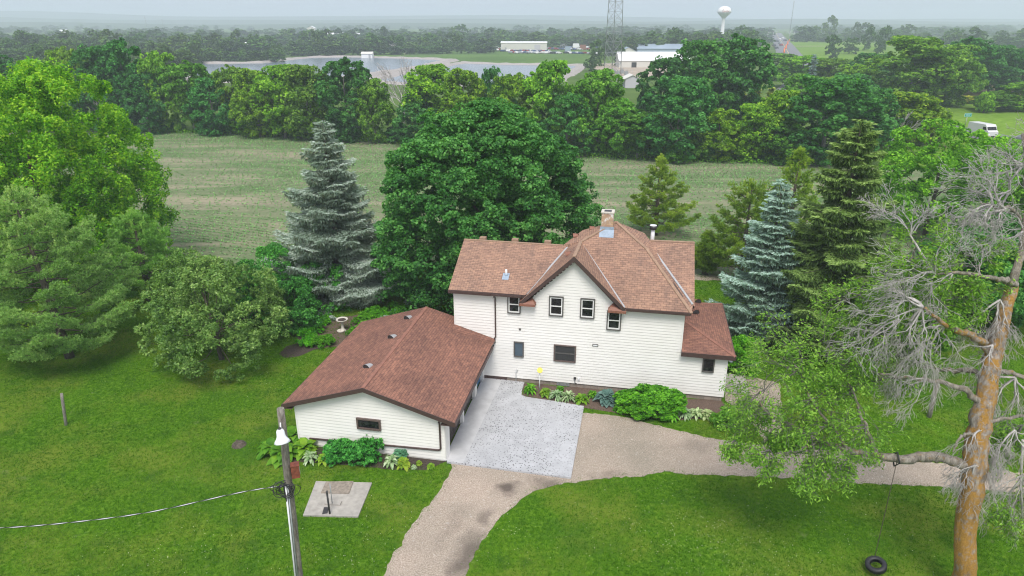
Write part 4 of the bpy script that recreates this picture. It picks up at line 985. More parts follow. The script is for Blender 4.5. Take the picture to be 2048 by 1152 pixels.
# white pines behind the house
b_, h, R = dims(1310, 470, 316, 64, 1320)
pine('pine_tree', rng_(10), h, R*1.25, 'needle_gold', b_, 'bright green pine just behind the chimney at the field edge', z0=.8, n_br=46, rise=.22, candles=30, tufts=20, W=.05, tuft=.22, k=10, clump_r=.36, prof=lambda t: (1-t)**.85)
b_, h, R = dims(1480, 560, 372, 76, 1480)
pine('pine_tree', rng_(11), h, R*1.2, 'needle_gold', b_, 'bushy olive pine between the house and the blue-grey spruce', z0=.8, n_br=50, rise=.4, candles=24, tufts=18, W=.045, tuft=.24, k=10, prof=lambda t: (1-t)**.5*(.8+.2*min(1, t*4)), color=(.85, .9, .85), clump_r=.36)
b_, h, R = dims(1568, 520, 303, 72, 1565)
pine('pine_tree', rng_(12), h, R*1.2, 'needle_gold', b_, 'narrow pine with pale upright shoots rising behind the blue-grey spruce', z0=.8, n_br=50, rise=.45, candles=60, tufts=16, W=.045, tuft=.24, k=10, color=(.95, 1.0, .9), clump_r=.34)
b_, h, R = dims(1410, 548, 470, 35, 1420)
pine('pine_tree', rng_(13), h, R, 'needle_gold', b_, 'short young pine at the near edge of the field right of the house', z0=.4, n_br=34, rise=.35, tufts=20, W=.045, tuft=.24, k=11, color=(.8, .85, .75))
# big leafy trees at the right behind the bare tree
for i, (x, y, ty, hw, mt, colr, lab) in enumerate([
    (1850, 470, 246, 125, 'leaf_mid', (1.15, 1.3, .85), 'large rounded mid-green tree to the right of the tallest spruce'),
    (1975, 430, 285, 80, 'leaf_mid', (1.2, 1.3, .9), 'leafy tree at the right edge below the parked truck on the road'),
    (1930, 640, 470, 130, 'leaf_deep', (1.1, 1.1, 1.0), 'dark shady tree directly behind the bare branches at the right'),
    (1790, 700, 540, 95, 'leaf_mid', (.8, .9, .8), 'shaded green tree between the tallest spruce and the bare branches'),
    (2060, 600, 430, 110, 'leaf_deep', (1.1, 1.1, 1.0), 'dark tree cut by the right edge of the photo behind the bare trunk')]):
    b_, h, R = dims(x, y, ty, hw)
    make_tree('leafy_tree', rng_(20+i), lambda t: R*(.7+.3*min(1, t/.3))*math.sqrt(max(.02, 1-(max(0, t-.35)/.67)**2)), .8, h, 90, 1.25, mt, tr=.25, leaf=.27, loc=b_, sub=9, n_leaf=42, sub_r=.40, up=.6, squash=.8, label=lab, limbs=14, color=colr)

# ------------------------------------------------------------------ the old half-dead tree in the foreground
rt = rng_(33)
T_px = [(1920, 1230, 20.4), (1928, 1120, 20.6), (1937, 1010, 20.9), (1948, 930, 21.2), (1957, 870, 21.5), (1966, 820, 21.8), (1976, 760, 22.2), (1992, 700, 22.7), (2008, 630, 23.1), (2024, 570, 23.5), (2044, 500, 24.0), (2052, 400, 24.3), (2050, 300, 24.5), (2046, 250, 24.6)]
tp = [At(*p) for p in T_px]; tb = tp[0].copy(); tb.z = 0
old = empty('old_tree', tb, label='old half-dead tree with orange lichen trunk and bare grey branches in the foreground', cat='tree')
loc_ = lambda p: Vector(p) - tb
trad = [.42, .36, .36, .385, .36, .34, .29, .27, .245, .20, .15, .11, .08, .04]
tp[0].z = -.2
mb = MB(); cvp = []
for i in range(len(tp)-1):
    for k in range(3): cvp.append((loc_(tp[i].lerp(tp[i+1], k/3)) + Vector(rt.normal(0, .03, 3)), trad[i] + (trad[i+1]-trad[i])*k/3 + rt.normal(0, .012)))
def rough_tube(m_, pts, rad, n, amt, step=.16):
    """a trunk with ridged bark, knots and uneven swelling"""
    P = []; R2 = []
    for (a, ra), (b, rb) in zip(zip(pts, rad), zip(pts[1:], rad[1:])):
        k = max(1, int((b-a).length/step))
        for i in range(k): P.append(a.lerp(b, i/k)); R2.append(ra+(rb-ra)*i/k)
    P.append(pts[-1]); R2.append(rad[-1]); k0 = len(m_.v); m_.tube(P, R2, n)
    ph = rt.uniform(0, 6.28, n)
    for i, p in enumerate(P):
        for j in range(n):
            q = k0 + i*n + j; v = Vector(m_.v[q]); d = v - p
            m_.v[q] = tuple(p + d*(1 + amt*(math.sin(i*.35+ph[j])*.6 + rt.normal(0, .5) + (.9 if j % 3 == 0 else -.3))))
rough_tube(mb, [c[0] for c in cvp[:28]], [max(c[1], .04) for c in cvp[:28]], 24, .055)
lm_ = MB(); lm_.tube([c[0] for c in cvp[27:]], [max(c[1]*.8, .04) for c in cvp[27:]], 12); lm_.build('limb', 'bark_limb', old)
LIMBS = {  # (px, py, Y) tracks and radii
 'orange_arm': ([(1985, 722, 22.6), (1968, 690, 22.5), (1945, 672, 22.4), (1915, 662, 22.3), (1890, 650, 22.2), (1866, 628, 22.1), (1845, 615, 22.0)], [.20, .19, .18, .15, .11, .09, .07]),
 'upper_arm': ([(2030, 570, 23.4), (2012, 562, 23.2), (1985, 556, 23.0), (1945, 550, 22.9), (1905, 546, 22.8), (1870, 548, 22.7)], [.16, .14, .12, .10, .08, .05]),
 'mid_arm': ([(1960, 810, 21.9), (1938, 785, 21.9), (1900, 768, 22.0), (1850, 758, 22.2), (1795, 752, 22.4), (1740, 745, 22.6)], [.20, .18, .13, .10, .08, .05]),
 'low_arm': ([(1950, 940, 21.3), (1915, 925, 21.3), (1880, 914, 21.4), (1840, 916, 21.5), (1795, 918, 21.6), (1750, 910, 21.8), (1700, 900, 22.0), (1640, 880, 22.3), (1580, 850, 22.6), (1540, 830, 23.0), (1520, 800, 23.4)], [.34, .28, .27, .26, .24, .17, .14, .11, .08, .06, .04]),
 'leafy_arm': ([(1700, 900, 22.0), (1660, 850, 22.2), (1620, 790, 22.6), (1590, 730, 23.0)], [.10, .08, .06, .04]),
 'leafy_arm2': ([(1750, 910, 21.8), (1730, 850, 22.2), (1700, 780, 22.8), (1690, 720, 23.2)], [.11, .08, .06, .04]),
 'drop_arm': ([(1640, 880, 22.3), (1600, 900, 21.9), (1555, 905, 21.6)], [.07, .05, .03]),
 'back_arm': ([(1975, 760, 22.3), (1950, 745, 22.8), (1900, 740, 23.4), (1850, 735, 24)], [.17, .15, .12, .08]),
 'right_arm': ([(1985, 745, 22.5), (2010, 742, 22.5), (2048, 755, 22.4), (2100, 775, 22.3)], [.15, .13, .12, .10]),
 'right_low': ([(1975, 850, 21.8), (2010, 835, 21.8), (2060, 830, 21.7)], [.12, .09, .07]),
 'stub': ([(1955, 870, 21.5), (1935, 868, 21.1), (1920, 880, 20.9), (1905, 905, 20.8)], [.12, .08, .06, .04]),
 'top_arm': ([(2043, 440, 24.2), (2020, 420, 24.0), (1990, 412, 23.8), (1960, 405, 23.6)], [.10, .08, .06, .04]),
}
for nm, (pp, rr_) in LIMBS.items():
    cc_ = catmull([loc_(At(*p)) for p in pp], 5); rs_ = np.interp(np.linspace(0, 1, len(cc_)), np.linspace(0, 1, len(rr_)), rr_)*.74*(1+rt.normal(0, .07, len(cc_)))
    lm_ = MB(); rough_tube(lm_, [c + Vector(rt.normal(0, .03, 3)) for c in cc_], list(rs_*.92), 12, .07, .12); lm_.build('limb', 'bark_orange' if nm == 'orange_arm' else 'bark_limb', old)
mb.build('trunk', 'bark_orange', old)
rt = rng_(41); dead = MB(); tips = []
def fan(px, py, Y, n, ang0, ang1, L, r, depth_=3, droop=.05, kids=3, spread=.5, mbx=None, tipl=None, ydir=.35, **kw):
    """n boughs leaving a fork, spread between two picture-plane angles (degrees, 0 = right, 90 = up)"""
    c = loc_(At(px, py, Y))
    for i in range(n):
        a = math.radians(ang0 + (ang1-ang0)*(i+rt.uniform(.1, .9))/n); d = Vector((math.cos(a), rt.uniform(-ydir, ydir), math.sin(a)))
        twigs(mbx or dead, rt, c, d, L*rt.uniform(.6, 1.25), r*rt.uniform(.7, 1.5), depth_, tipl if tipl is not None else tips, spread, droop, kids, wig=.24, **kw)
fan(1845, 615, 22.0, 9, 95, 290, 1.32, .045, 4, .07)
fan(1800, 640, 22.2, 6, 130, 270, .95, .03, 4, .08)
fan(1890, 650, 22.2, 5, 120, 280, 1.19, .04, 4, .08)
fan(1850, 690, 22.1, 5, 150, 280, 1.02, .035, 4, .09)
fan(1905, 546, 22.8, 5, 110, 260, 1.0, .04, 4, .04)
fan(1870, 548, 22.7, 5, 90, 230, 1.19, .035, 4, .02)
fan(1820, 470, 23.2, 5, 50, 150, .8, .03, 4, -.02)
fan(2010, 418, 23.8, 6, 110, 250, 1.0, .04, 4, .03)
fan(1985, 410, 23.6, 5, 120, 260, .85, .035, 4, .05)
fan(2020, 380, 24.0, 5, 120, 250, .9, .03, 4, .04)
fan(1960, 550, 23.0, 5, 90, 270, .9, .03, 4, .06)
fan(2048, 330, 24.5, 6, 95, 240, 1.05, .04, 4, .02)
fan(2048, 460, 24.1, 4, 140, 250, 1.0, .04, 4, .05)
fan(1850, 758, 22.2, 4, 150, 250, 0.94, .035, 4, .08)
fan(1985, 690, 22.5, 6, 200, 330, 0.85, .03, 4, .12)
fan(2000, 600, 23.0, 6, 200, 320, 1.02, .03, 4, .14)
fan(1960, 860, 21.3, 8, 180, 350, 0.85, .03, 4, .14)
fan(1950, 930, 20.9, 8, 190, 340, 0.77, .025, 4, .14)
fan(2030, 860, 21.5, 6, 220, 320, 1.10, .03, 4, .14)
fan(2045, 950, 21.3, 6, 230, 310, 1.10, .03, 4, .12)
fan(2030, 755, 22.4, 6, 200, 330, 1.02, .035, 4, .12)
for pts_, rr_ in (([(1870, 548, 22.7), (1845, 510, 23.0), (1820, 470, 23.2)], [.05, .04, .03]), ([(2046, 880, 21.5), (2042, 960, 21.4), (2045, 1050, 21.2)], [.05, .035, .02])): dead.tube([loc_(At(*p)) for p in pts_], rr_, 6)
dead.build('dead_branches', 'bark_dead', old)
# living boughs: twigs with leaves on the low limbs
rt = rng_(43); live = MB(); lt = []
for (px, py, Y, n, a0, a1, L, dr) in [(1690, 735, 23.2, 6, 0, 200, 1.1, .02), (1590, 745, 23.0, 7, 20, 200, 1.1, .03), (1620, 800, 22.6, 7, 0, 330, 1.0, .06), (1700, 790, 22.8, 7, -40, 230, 1.1, .05), (1735, 850, 22.2, 6, 120, 300, 1.0, .08), (1660, 850, 22.2, 7, 60, 280, 1.1, .08), (1530, 780, 23.4, 6, 60, 260, .95, .08), (1545, 830, 23.0, 5, 120, 290, .9, .10), (1580, 850, 22.6, 5, 130, 300, .8, .12), (1540, 900, 21.6, 4, 150, 330, .6, .10), (1640, 880, 22.3, 5, 180, 330, .9, .12), (1700, 900, 22.0, 4, 200, 330, .8, .12), (1760, 760, 22.9, 6, 0, 300, 1.0, .05),
    (1830, 500, 23.4, 5, 0, 330, .8, .05), (1960, 530, 23.4, 5, 0, 340, .7, .05), (1880, 600, 23.0, 5, 0, 340, .8, .04), (2045, 850, 22, 6, 180, 330, .8, .1), (1900, 560, 23.6, 5, 0, 340, .8, .05), (1740, 660, 23.6, 6, 0, 340, .9, .05), (1800, 560, 23.2, 5, 0, 340, .8, .03), (1850, 660, 22.6, 4, 0, 340, .7, .05), (1930, 610, 23.2, 4, 0, 340, .7, .05), (1720, 590, 23.4, 5, 0, 340, .8, .04), (1470, 880, 22.6, 3, 180, 320, .45, .14), (1620, 930, 21.6, 4, 180, 340, .55, .10), (1985, 880, 22.4, 4, 0, 340, .6, .08), (2035, 1000, 21.4, 4, 180, 340, .7, .08)]:
    fan(px, py, Y, n, a0, a1, L, .022, 3, dr, 3, .55, live, lt, .6, allpts=lt)
live.build('live_branches', 'bark_grey', old)
TP = np.array([tuple(t[0]) for t in lt]); TD = np.array([tuple(t[1]) for t in lt])
idx = np.repeat(np.arange(len(TP)), 6); P_ = TP[idx] + rt.normal(0, .12, (len(idx), 3)); ax_ = unit(TD[idx] + rt.normal(0, .55, (len(idx), 3)) + np.array([0, 0, -.35]))
V, F = leaf_quads(P_, unit(rt.normal(0, .55, (len(idx), 3)) + np.array([0, 0, .9])), .145, .36, rt, axis=ax_)
mesh_np('foliage', V, F, 'leaf_ash', old, rt.uniform(0, 1, len(F)), np.clip(rt.uniform(0, 1, len(TP)), 0, 1)[idx])
# tyre swing
tc_ = G(1752, 1130, .42); ty = empty('tyre_swing', tc_, label='black tyre hanging on a rope below the old tree', cat='tyre swing')
mb = MB(); mb.lathe([(.24, -.07), (.25, -.12), (.34, -.135), (.42, -.11), (.44, -.06), (.44, .06), (.42, .11), (.34, .135), (.25, .12), (.24, .07)], n=36)
tread = MB()
for i in range(44):
    a = 2*math.pi*i/44; tread.xf(Matrix.Identity(4)); M_ = Matrix.Rotation(a, 4, 'Z'); tread.box((.43, -.014, -.10), (.452, .014, .10), 0, M_)
M_ = Matrix.Rotation(math.radians(-16), 4, 'Y') @ Matrix.Rotation(math.radians(8), 4, 'X')
M_ = M_ @ Matrix.Scale(.88, 4); mb.xf(M_).build('tyre', 'rubber', ty); tread.xf(M_).build('tread', 'rubber', ty)
rp = At(1795, 918, 21.6) - tc_; mb = MB(); a = Vector((.10, .34, .10)); mb.tube([a + Vector((.05, .05, -.12)), a, a.lerp(rp, .35), a.lerp(rp, .7), rp], .014, 6); mb.build('rope', 'bark', ty)
mb = MB(); mb.tube([rp + Vector((-.06, 0, .30)), rp + Vector((-.06, -.27, 0)), rp + Vector((-.06, 0, -.32)), rp + Vector((-.06, .27, 0)), rp + Vector((-.06, 0, .30))], .03, 6); mb.build('strap', 'rubber', ty)

# ------------------------------------------------------------------ plants round the buildings
def R_(px, py): return G(px, py)
bush(rng_(70), 'hydrangea_bush', G(1300, 826), 1.95, 1.35, 'leaf_mid', 'biggest rounded green bush against the front wall of the house', leaf=.115, n_lobes=90, lr=.34, n_leaf=40, sub=9, aspect=.85, color=(.75, 1.1, .5), up=.7,
     prof=lambda t: 1.15*(.93+.07*min(1, t*3))*math.sqrt(max(.02, 1-(max(0, t-.45)/.6)**2)), sx=1.62)
rosette(rng_(71), G(1212, 805), 46, .62, .36, 'leaf_blue', 'hosta', label='large blue-green hosta left of the biggest bush', arch=.8, h=.30, scale=1.25)
rosette(rng_(72), G(1237, 820), 26, .42, .2, 'leaf_mid', 'hosta', label='small green hosta between the blue hosta and the biggest bush', scale=1.0, h=.2, color=(.9, 1.2, .6))
for i, (px, py, L, W_, mt, lab, col_) in enumerate([
    (1060, 785, .50, .16, 'leaf_mid', 'green day lily clump at the left end of the house bed', (.9, 1.2, .7)), (1090, 792, .42, .20, 'leaf_lime', 'yellow-green hosta beside the pole with the yellow disc', (.8, .95, .8)),
    (1113, 798, .55, .09, 'leaf_white', 'pale striped grassy clump right of the yellow-green hosta', (.75, .9, .8)), (1136, 800, .55, .09, 'leaf_white', 'second pale striped clump at the corner of the slab', (.8, .9, .75)),
    (1163, 805, .50, .20, 'leaf_lime', 'lime green hosta at the slab corner left of the blue hosta', (.6, .85, .6)),
    (1368, 833, .55, .10, 'leaf_white', 'pale striped clump right of the biggest bush', (.75, .9, .75)), (1392, 834, .5, .16, 'leaf_white', 'cream edged hosta in the middle of the pale row by the annex', (.9, 1, .75)), (1415, 836, .48, .2, 'leaf_white', 'whitest hosta at the right end of the pale row by the annex', (1.15, 1.1, .9)),
    (1345, 840, .45, .16, 'leaf_mid', 'low green leafy clump at the right foot of the biggest bush', (.9, 1.2, .7)), (1185, 795, .35, .14, 'leaf_mid', 'small green clump behind the blue hosta at the foundation', (.9, 1.1, .7)), (1430, 842, .40, .14, 'leaf_lime', 'yellowish low clump at the right end of the house bed', (.7, .9, .6)), (1120, 785, .3, .12, 'leaf_mid', 'low green sprout against the foundation behind the striped clumps', (.8, 1.1, .7)),
    (570, 915, .95, .42, 'leaf_lime', 'huge-leaved plant at the left corner of the garage behind the pole', (.5, .78, .5)), (545, 905, .85, .36, 'leaf_lime', 'big-leaved plant nearest the left edge of the garage bed', (.42, .72, .45)), (612, 905, .8, .36, 'leaf_lime', 'big yellow-green leaved plant right of the utility pole', (.6, .85, .5)), (590, 880, .85, .36, 'leaf_lime', 'big-leaved plant against the left end of the garage wall', (.5, .8, .5)),
    (622, 922, .50, .14, 'leaf_white', 'variegated clump in front of the big-leaved plants at the garage', (.85, .95, .85)), (648, 925, .4, .2, 'leaf_lime', 'small lime hosta between variegated clump and dark bushes', (.85, 1, .8)),
    (783, 930, .50, .16, 'leaf_white', 'variegated hosta right of the dark bushes at the garage', (.9, 1, .9)), (803, 915, .48, .24, 'leaf_blue', 'blue-green hosta behind the lime hosta at the garage wall', (.9, 1.3, .8)), (808, 934, .42, .22, 'leaf_lime', 'bright lime hosta right of the variegated hosta at the garage', (1, 1, .9)),
    (838, 930, .18, .1, 'leaf_lime', 'tiny lime seedling in the bare soil by the garage downspout', (1, 1, 1)), (828, 938, .16, .1, 'leaf_white', 'tiny pale seedling in the bare soil of the garage bed', (.9, 1, .9)), (862, 936, .22, .12, 'leaf_lime', 'small lime plant nearest the garage corner', (.8, 1, .8))]):
    rosette(rng_(80+i), G(px, py), 34 if W_ > .12 else 70, L, W_, mt, 'hosta', label=lab, color=col_, scale=1.1, h=.12 if L < .3 else .25)
for i, (px, py, r_, h_, lab) in enumerate([(680, 915, .85, .85, 'dark leafy bush left of the pair below the garage window'), (728, 920, .95, 1.15, 'taller dark leafy bush right of the pair below the garage window')]):
    bush(rng_(110+i), 'peony_bush', G(px, py), r_, h_, 'leaf_deep', lab, leaf=.15, n_lobes=34, lr=.30, n_leaf=20, aspect=.5, color=(1.0, 1.35, 1.1))
bush(rng_(113), 'round_bush', G(1478, 745), 1.0, 2.5, 'leaf_mid', 'tall clipped bright bush at the rear corner of the annex', leaf=.09, n_lobes=70, lr=.4, n_leaf=44, color=(.95, 1.35, .5), prof=lambda t: 1.05*math.sqrt(max(.02, 1-(max(0, t-.35)/.67)**2)))
bush(rng_(114), 'low_bush', G(1455, 850), .85, .8, 'leaf_ash', 'loose green bush at the front corner of the annex', leaf=.10, n_lobes=26, lr=.3, n_leaf=24, color=(.7, .9, .7))
bush(rng_(115), 'low_bush', G(1490, 830), .7, .75, 'leaf_mid', 'thin twiggy bush beside the stone path', leaf=.09, n_lobes=18, lr=.26, n_leaf=14, color=(.8, .9, .7))
gl = ['feathery green clump at the front of the bird bath garden', 'grassy clump left of the bird bath', 'leafy clump in the middle of the garden by the roof edge', 'grassy clump right of the bird bath', 'fern-like clump furthest right behind the garage roof', 'low leafy clump at the left end of the garden bed', 'tall leafy clump beside the stone basin', 'grassy clump behind the garage roof peak', 'light green clump at the soil patch edge', 'dark clump between the bird bath and the roof']
for i, ((px, py, r_, h_), lab) in enumerate(zip([(a_, b2, c2*1.2, d2*.85) for a_, b2, c2, d2 in [(645, 690, .7, .7), (645, 648, .5, .5), (625, 665, .75, .65), (730, 645, .7, .6), (790, 628, .9, .6), (612, 672, .6, .6), (714, 672, .6, .6), (755, 635, .9, .65), (618, 690, .6, .55), (735, 660, .6, .6)]], gl)):
    bush(rng_(120+i), 'garden_plant', G(px, py), r_, h_, 'leaf_mid', lab, leaf=.16, n_lobes=22, lr=.26, n_leaf=22, aspect=.28, color=(.9, 1.2+.15*(i % 3), .65), up=.2)

# ------------------------------------------------------------------ lawn blades and young corn
def inside(P, poly):
    x, y = P[:, 0], P[:, 1]; r = np.zeros(len(P), bool); n = len(poly)
    for i in range(n):
        x0, y0 = poly[i][0], poly[i][1]; x1, y1 = poly[(i+1) % n][0], poly[(i+1) % n][1]
        c = ((y0 > y) != (y1 > y)) & (x < (x1-x0)*(y-y0)/((y1-y0) or 1e-9) + x0); r ^= c
    return r
rg = rng_(200); nG = 420000
u_ = rg.uniform(0, 1, nG); Yg = 16 + (75-16)*u_**1.5; Xg = rg.uniform(-1, 1, nG)*(Yg*.82 + 8)
Pg = np.stack([Xg, Yg, np.zeros(nG)], 1)
excl = [[G(*p) for p in DRIVE], [(p.x, p.y) for p in SP], [H2W(-8.3, -8.8), H2W(-.2, -8.8), H2W(0, 0), H2W(14.3, 0), H2W(14.3, 8.5), H2W(-2, 8.5), H2W(-2, 1), H2W(-8.3, 1)], [G(x, y) for x, y in WS], [G(556, 708), G(610, 684), G(655, 694), G(600, 712)],
        [G(1044, 768), H2W(1.3, 0), H2W(14.25, 0), G(1462, 818), G(1400, 838), G(1240, 828), G(1043, 790)], [G(780, 935), G(880, 930), G(880, 900), G(780, 900)]]
keep = np.ones(nG, bool); Pd = Pg.copy(); Pd[:, :2] += rg.normal(0, .17, (nG, 2)); Pe = Pg.copy(); Pe[:, :2] += rg.normal(0, .10, (nG, 2))
for pi_, poly in enumerate(excl): keep &= ~inside(Pd if pi_ == 0 else Pe, poly)
keep &= ~inside(Pg, FIELD)
Pg = Pg[keep]; n = len(Pg); k = 3; idx = np.repeat(np.arange(n), k); sc_ = (.55 + .45*Pg[:, 1]/40)[idx]
D = unit(rg.normal(0, .75, (n*k, 3)) + np.array([0, 0, 1.0])); D[:, 2] = np.abs(D[:, 2]); hgt = (.085*rg.uniform(.6, 1.4, n*k)*sc_)[:, None]
a_ = rg.uniform(0, 6.28, n*k); s_ = np.stack([np.cos(a_), np.sin(a_), a_*0], 1)*(.030*sc_)[:, None]*.5
a0 = Pg[idx] + np.concatenate([rg.normal(0, .04, (n*k, 2)), np.zeros((n*k, 1))], 1)
V = np.stack([a0-s_, a0+s_, a0+D*hgt], 1).reshape(-1, 3); F = np.arange(3*n*k).reshape(-1, 3)
pat = .5+.25*np.sin(Pg[:, 0]*.35+np.sin(Pg[:, 1]*.5)*1.3)*np.sin(Pg[:, 1]*.42+1+np.sin(Pg[:, 0]*.3)) + .3*np.sin(Pg[:, 0]*1.3+2*np.sin(Pg[:, 1]*.9))*np.sin(Pg[:, 1]*1.7+np.sin(Pg[:, 0]*1.1))
gr_o = mesh_np('grass', V, F, 'grass_blade', None, rg.uniform(0, 1, len(F)), np.clip(pat*.8+rg.uniform(-.1, .3, n), 0, 1)[idx]); tag(gr_o, kind='stuff', label='short green lawn grass round the house', cat='grass')
# clover heads
nC = 2600; cc_ = []
for cx, cy, sg, m_ in ((1340, 1060, 2.2, 220), (1000, 1080, 1.5, 60), (1500, 1120, 2.2, 240), (350, 1110, 1.8, 90), (1850, 800, 3.0, 260), (1700, 1040, 2.5, 60), (700, 1120, 2.0, 160), (900, 1050, 1.2, 40), (500, 750, 3, 160)):
    c = G(cx, cy); cc_.append(np.stack([rg.normal(c.x, sg, m_), rg.normal(c.y, sg*.7, m_), rg.uniform(.05, .09, m_)], 1))
Pc = np.concatenate(cc_); kp = np.ones(len(Pc), bool)
for poly in excl: kp &= ~inside(Pc, poly)
Pc = Pc[kp]; V, F = leaf_quads(Pc, unit(rg.normal(0, .3, (len(Pc), 3)) + np.array([0, 0, 1.])), .032, 1.0, rg)
co = mesh_np('clover_flowers', V, F, 'leaf_white', None, np.full(len(F), .9), np.full(len(F), .9)); tag(co, kind='stuff', label='white clover heads scattered in the lawn', cat='clover')
# corn rows run along the far tree line
fd = (Vector(G(1110, 309)) - Vector(G(600, 272))).normalized(); fn_ = Vector((-fd.y, fd.x, 0))
rows = []; org = G(800, 400)
for i in range(-150, 150):
    m_ = 900; s_ = np.arange(m_)*.27 - 130 + rg.uniform(0, .3); o2 = i*.76
    rows.append(np.stack([org.x + fd.x*s_ + fn_.x*o2, org.y + fd.y*s_ + fn_.y*o2, np.zeros(m_)], 1))
Pk = np.concatenate(rows); Pk[:, :2] += rg.normal(0, .05, (len(Pk), 2)); Pk = Pk[inside(Pk, FIELD)]
dn = .5 + .5*np.sin(Pk[:, 0]*.11 + Pk[:, 1]*.16 + np.sin(Pk[:, 1]*.09)*2) ; vis = np.abs(Pk[:, 0]) < Pk[:, 1]*.80+6
Pk = Pk[vis & (rg.uniform(0, 1, len(Pk)) < .30 + .6*dn)]; n = len(Pk); k = 3; idx = np.repeat(np.arange(n), k)
a_ = rg.uniform(0, 6.28, n*k); D = unit(np.stack([np.cos(a_), np.sin(a_), rg.uniform(.3, 1.1, n*k)], 1)); nn = unit(np.cross(D, np.stack([-np.sin(a_), np.cos(a_), a_*0], 1)))
V, F = leaf_quads(Pk[idx] + D*.13, nn, .33, .30, rg, axis=D); V[:, 2] = np.maximum(V[:, 2], .012)
co = mesh_np('young_corn', V, F, 'corn_leaf', None, rg.uniform(0, 1, len(F)), rg.uniform(0, 1, n)[idx]); tag(co, kind='stuff', label='rows of young corn plants in the field', cat='corn')
# ------------------------------------------------------------------ trees beyond the field: a few crowns, reused with their own size and tint
def proto_broad(seed, R, h, z0, n_l, lr, leaf, mt, n_leaf=30, sub=8, lo=.55, pk=.3, limbs=10, tr=.25):
    rng = rng_(seed); root = empty('hedgerow_tree')
    f = lambda t: R*(lo + (1-lo)*min(1, t/pk))*math.sqrt(max(.02, 1-(max(0, t-pk)/(1.02-pk))**2))
    V, F, rn, cl, C, L = broad_crown(rng, n_l, f, z0, h, lr, sub=sub, n_leaf=n_leaf, leaf=leaf, aspect=.75, sub_r=.40, up=.65, squash=.8, inner=.2)
    cr = mesh_np('crown', V, F, mt, root, rn, cl)
    tk = trunk_mb(rng, h*.8, tr, [C[i] for i in rng.permutation(n_l)[:limbs]]).build('trunk', 'bark_grey', root)
    return root, cr, tk
H_ = 12.0
PR = [proto_broad(300, 5.0, H_, .3, 95, 1.25, .42, 'leaf_mid'), proto_broad(301, 4.6, H_, .2, 80, 1.45, .42, 'leaf_mid', pk=.5, lo=.6), proto_broad(302, 5.2, H_, .3, 100, 1.15, .40, 'leaf_deep', pk=.4, lo=.7),
      proto_broad(303, 4.2, H_, .2, 85, 1.1, .40, 'leaf_deep', pk=.55, lo=.5), proto_broad(304, 5.2, H_, 2.2, 80, 1.3, .42, 'leaf_mid', pk=.6, lo=.35, limbs=16)]
BUSH = [proto_broad(310, 3.0, 3.2, .0, 40, .9, .34, 'leaf_mid', limbs=4), proto_broad(311, 3.0, 3.2, .0, 40, .9, .34, 'leaf_deep', limbs=4)]
used = set()
def inst(P, name, loc, sx, sz, rz, color, label, cat, group=None, parts=True):
    root, cr, tk = P
    if id(root) not in used: used.add(id(root)); r, c, t = root, cr, tk
    else:
        r = root.copy(); COL.objects.link(r); c = cr.copy(); COL.objects.link(c); c.parent = r; t = None
        if parts: t = tk.copy(); COL.objects.link(t); t.parent = r
    r.name = name; r.location = loc; r.scale = (sx, sx, sz); r.rotation_euler.z = rz; c.color = (*color, 1)
    for k in ('label', 'category', 'group'):
        if k in r: del r[k]
    return tag(r, label, cat, group)
HR = random.Random(12)
MID = (1, 1, 1); OL = (1.35, 1.15, .7); DK = (.75, .85, .85); BL = (.8, 1.0, 1.15); LT = (1.3, 1.3, .8); GY = (1.35, 1.15, 1.2)
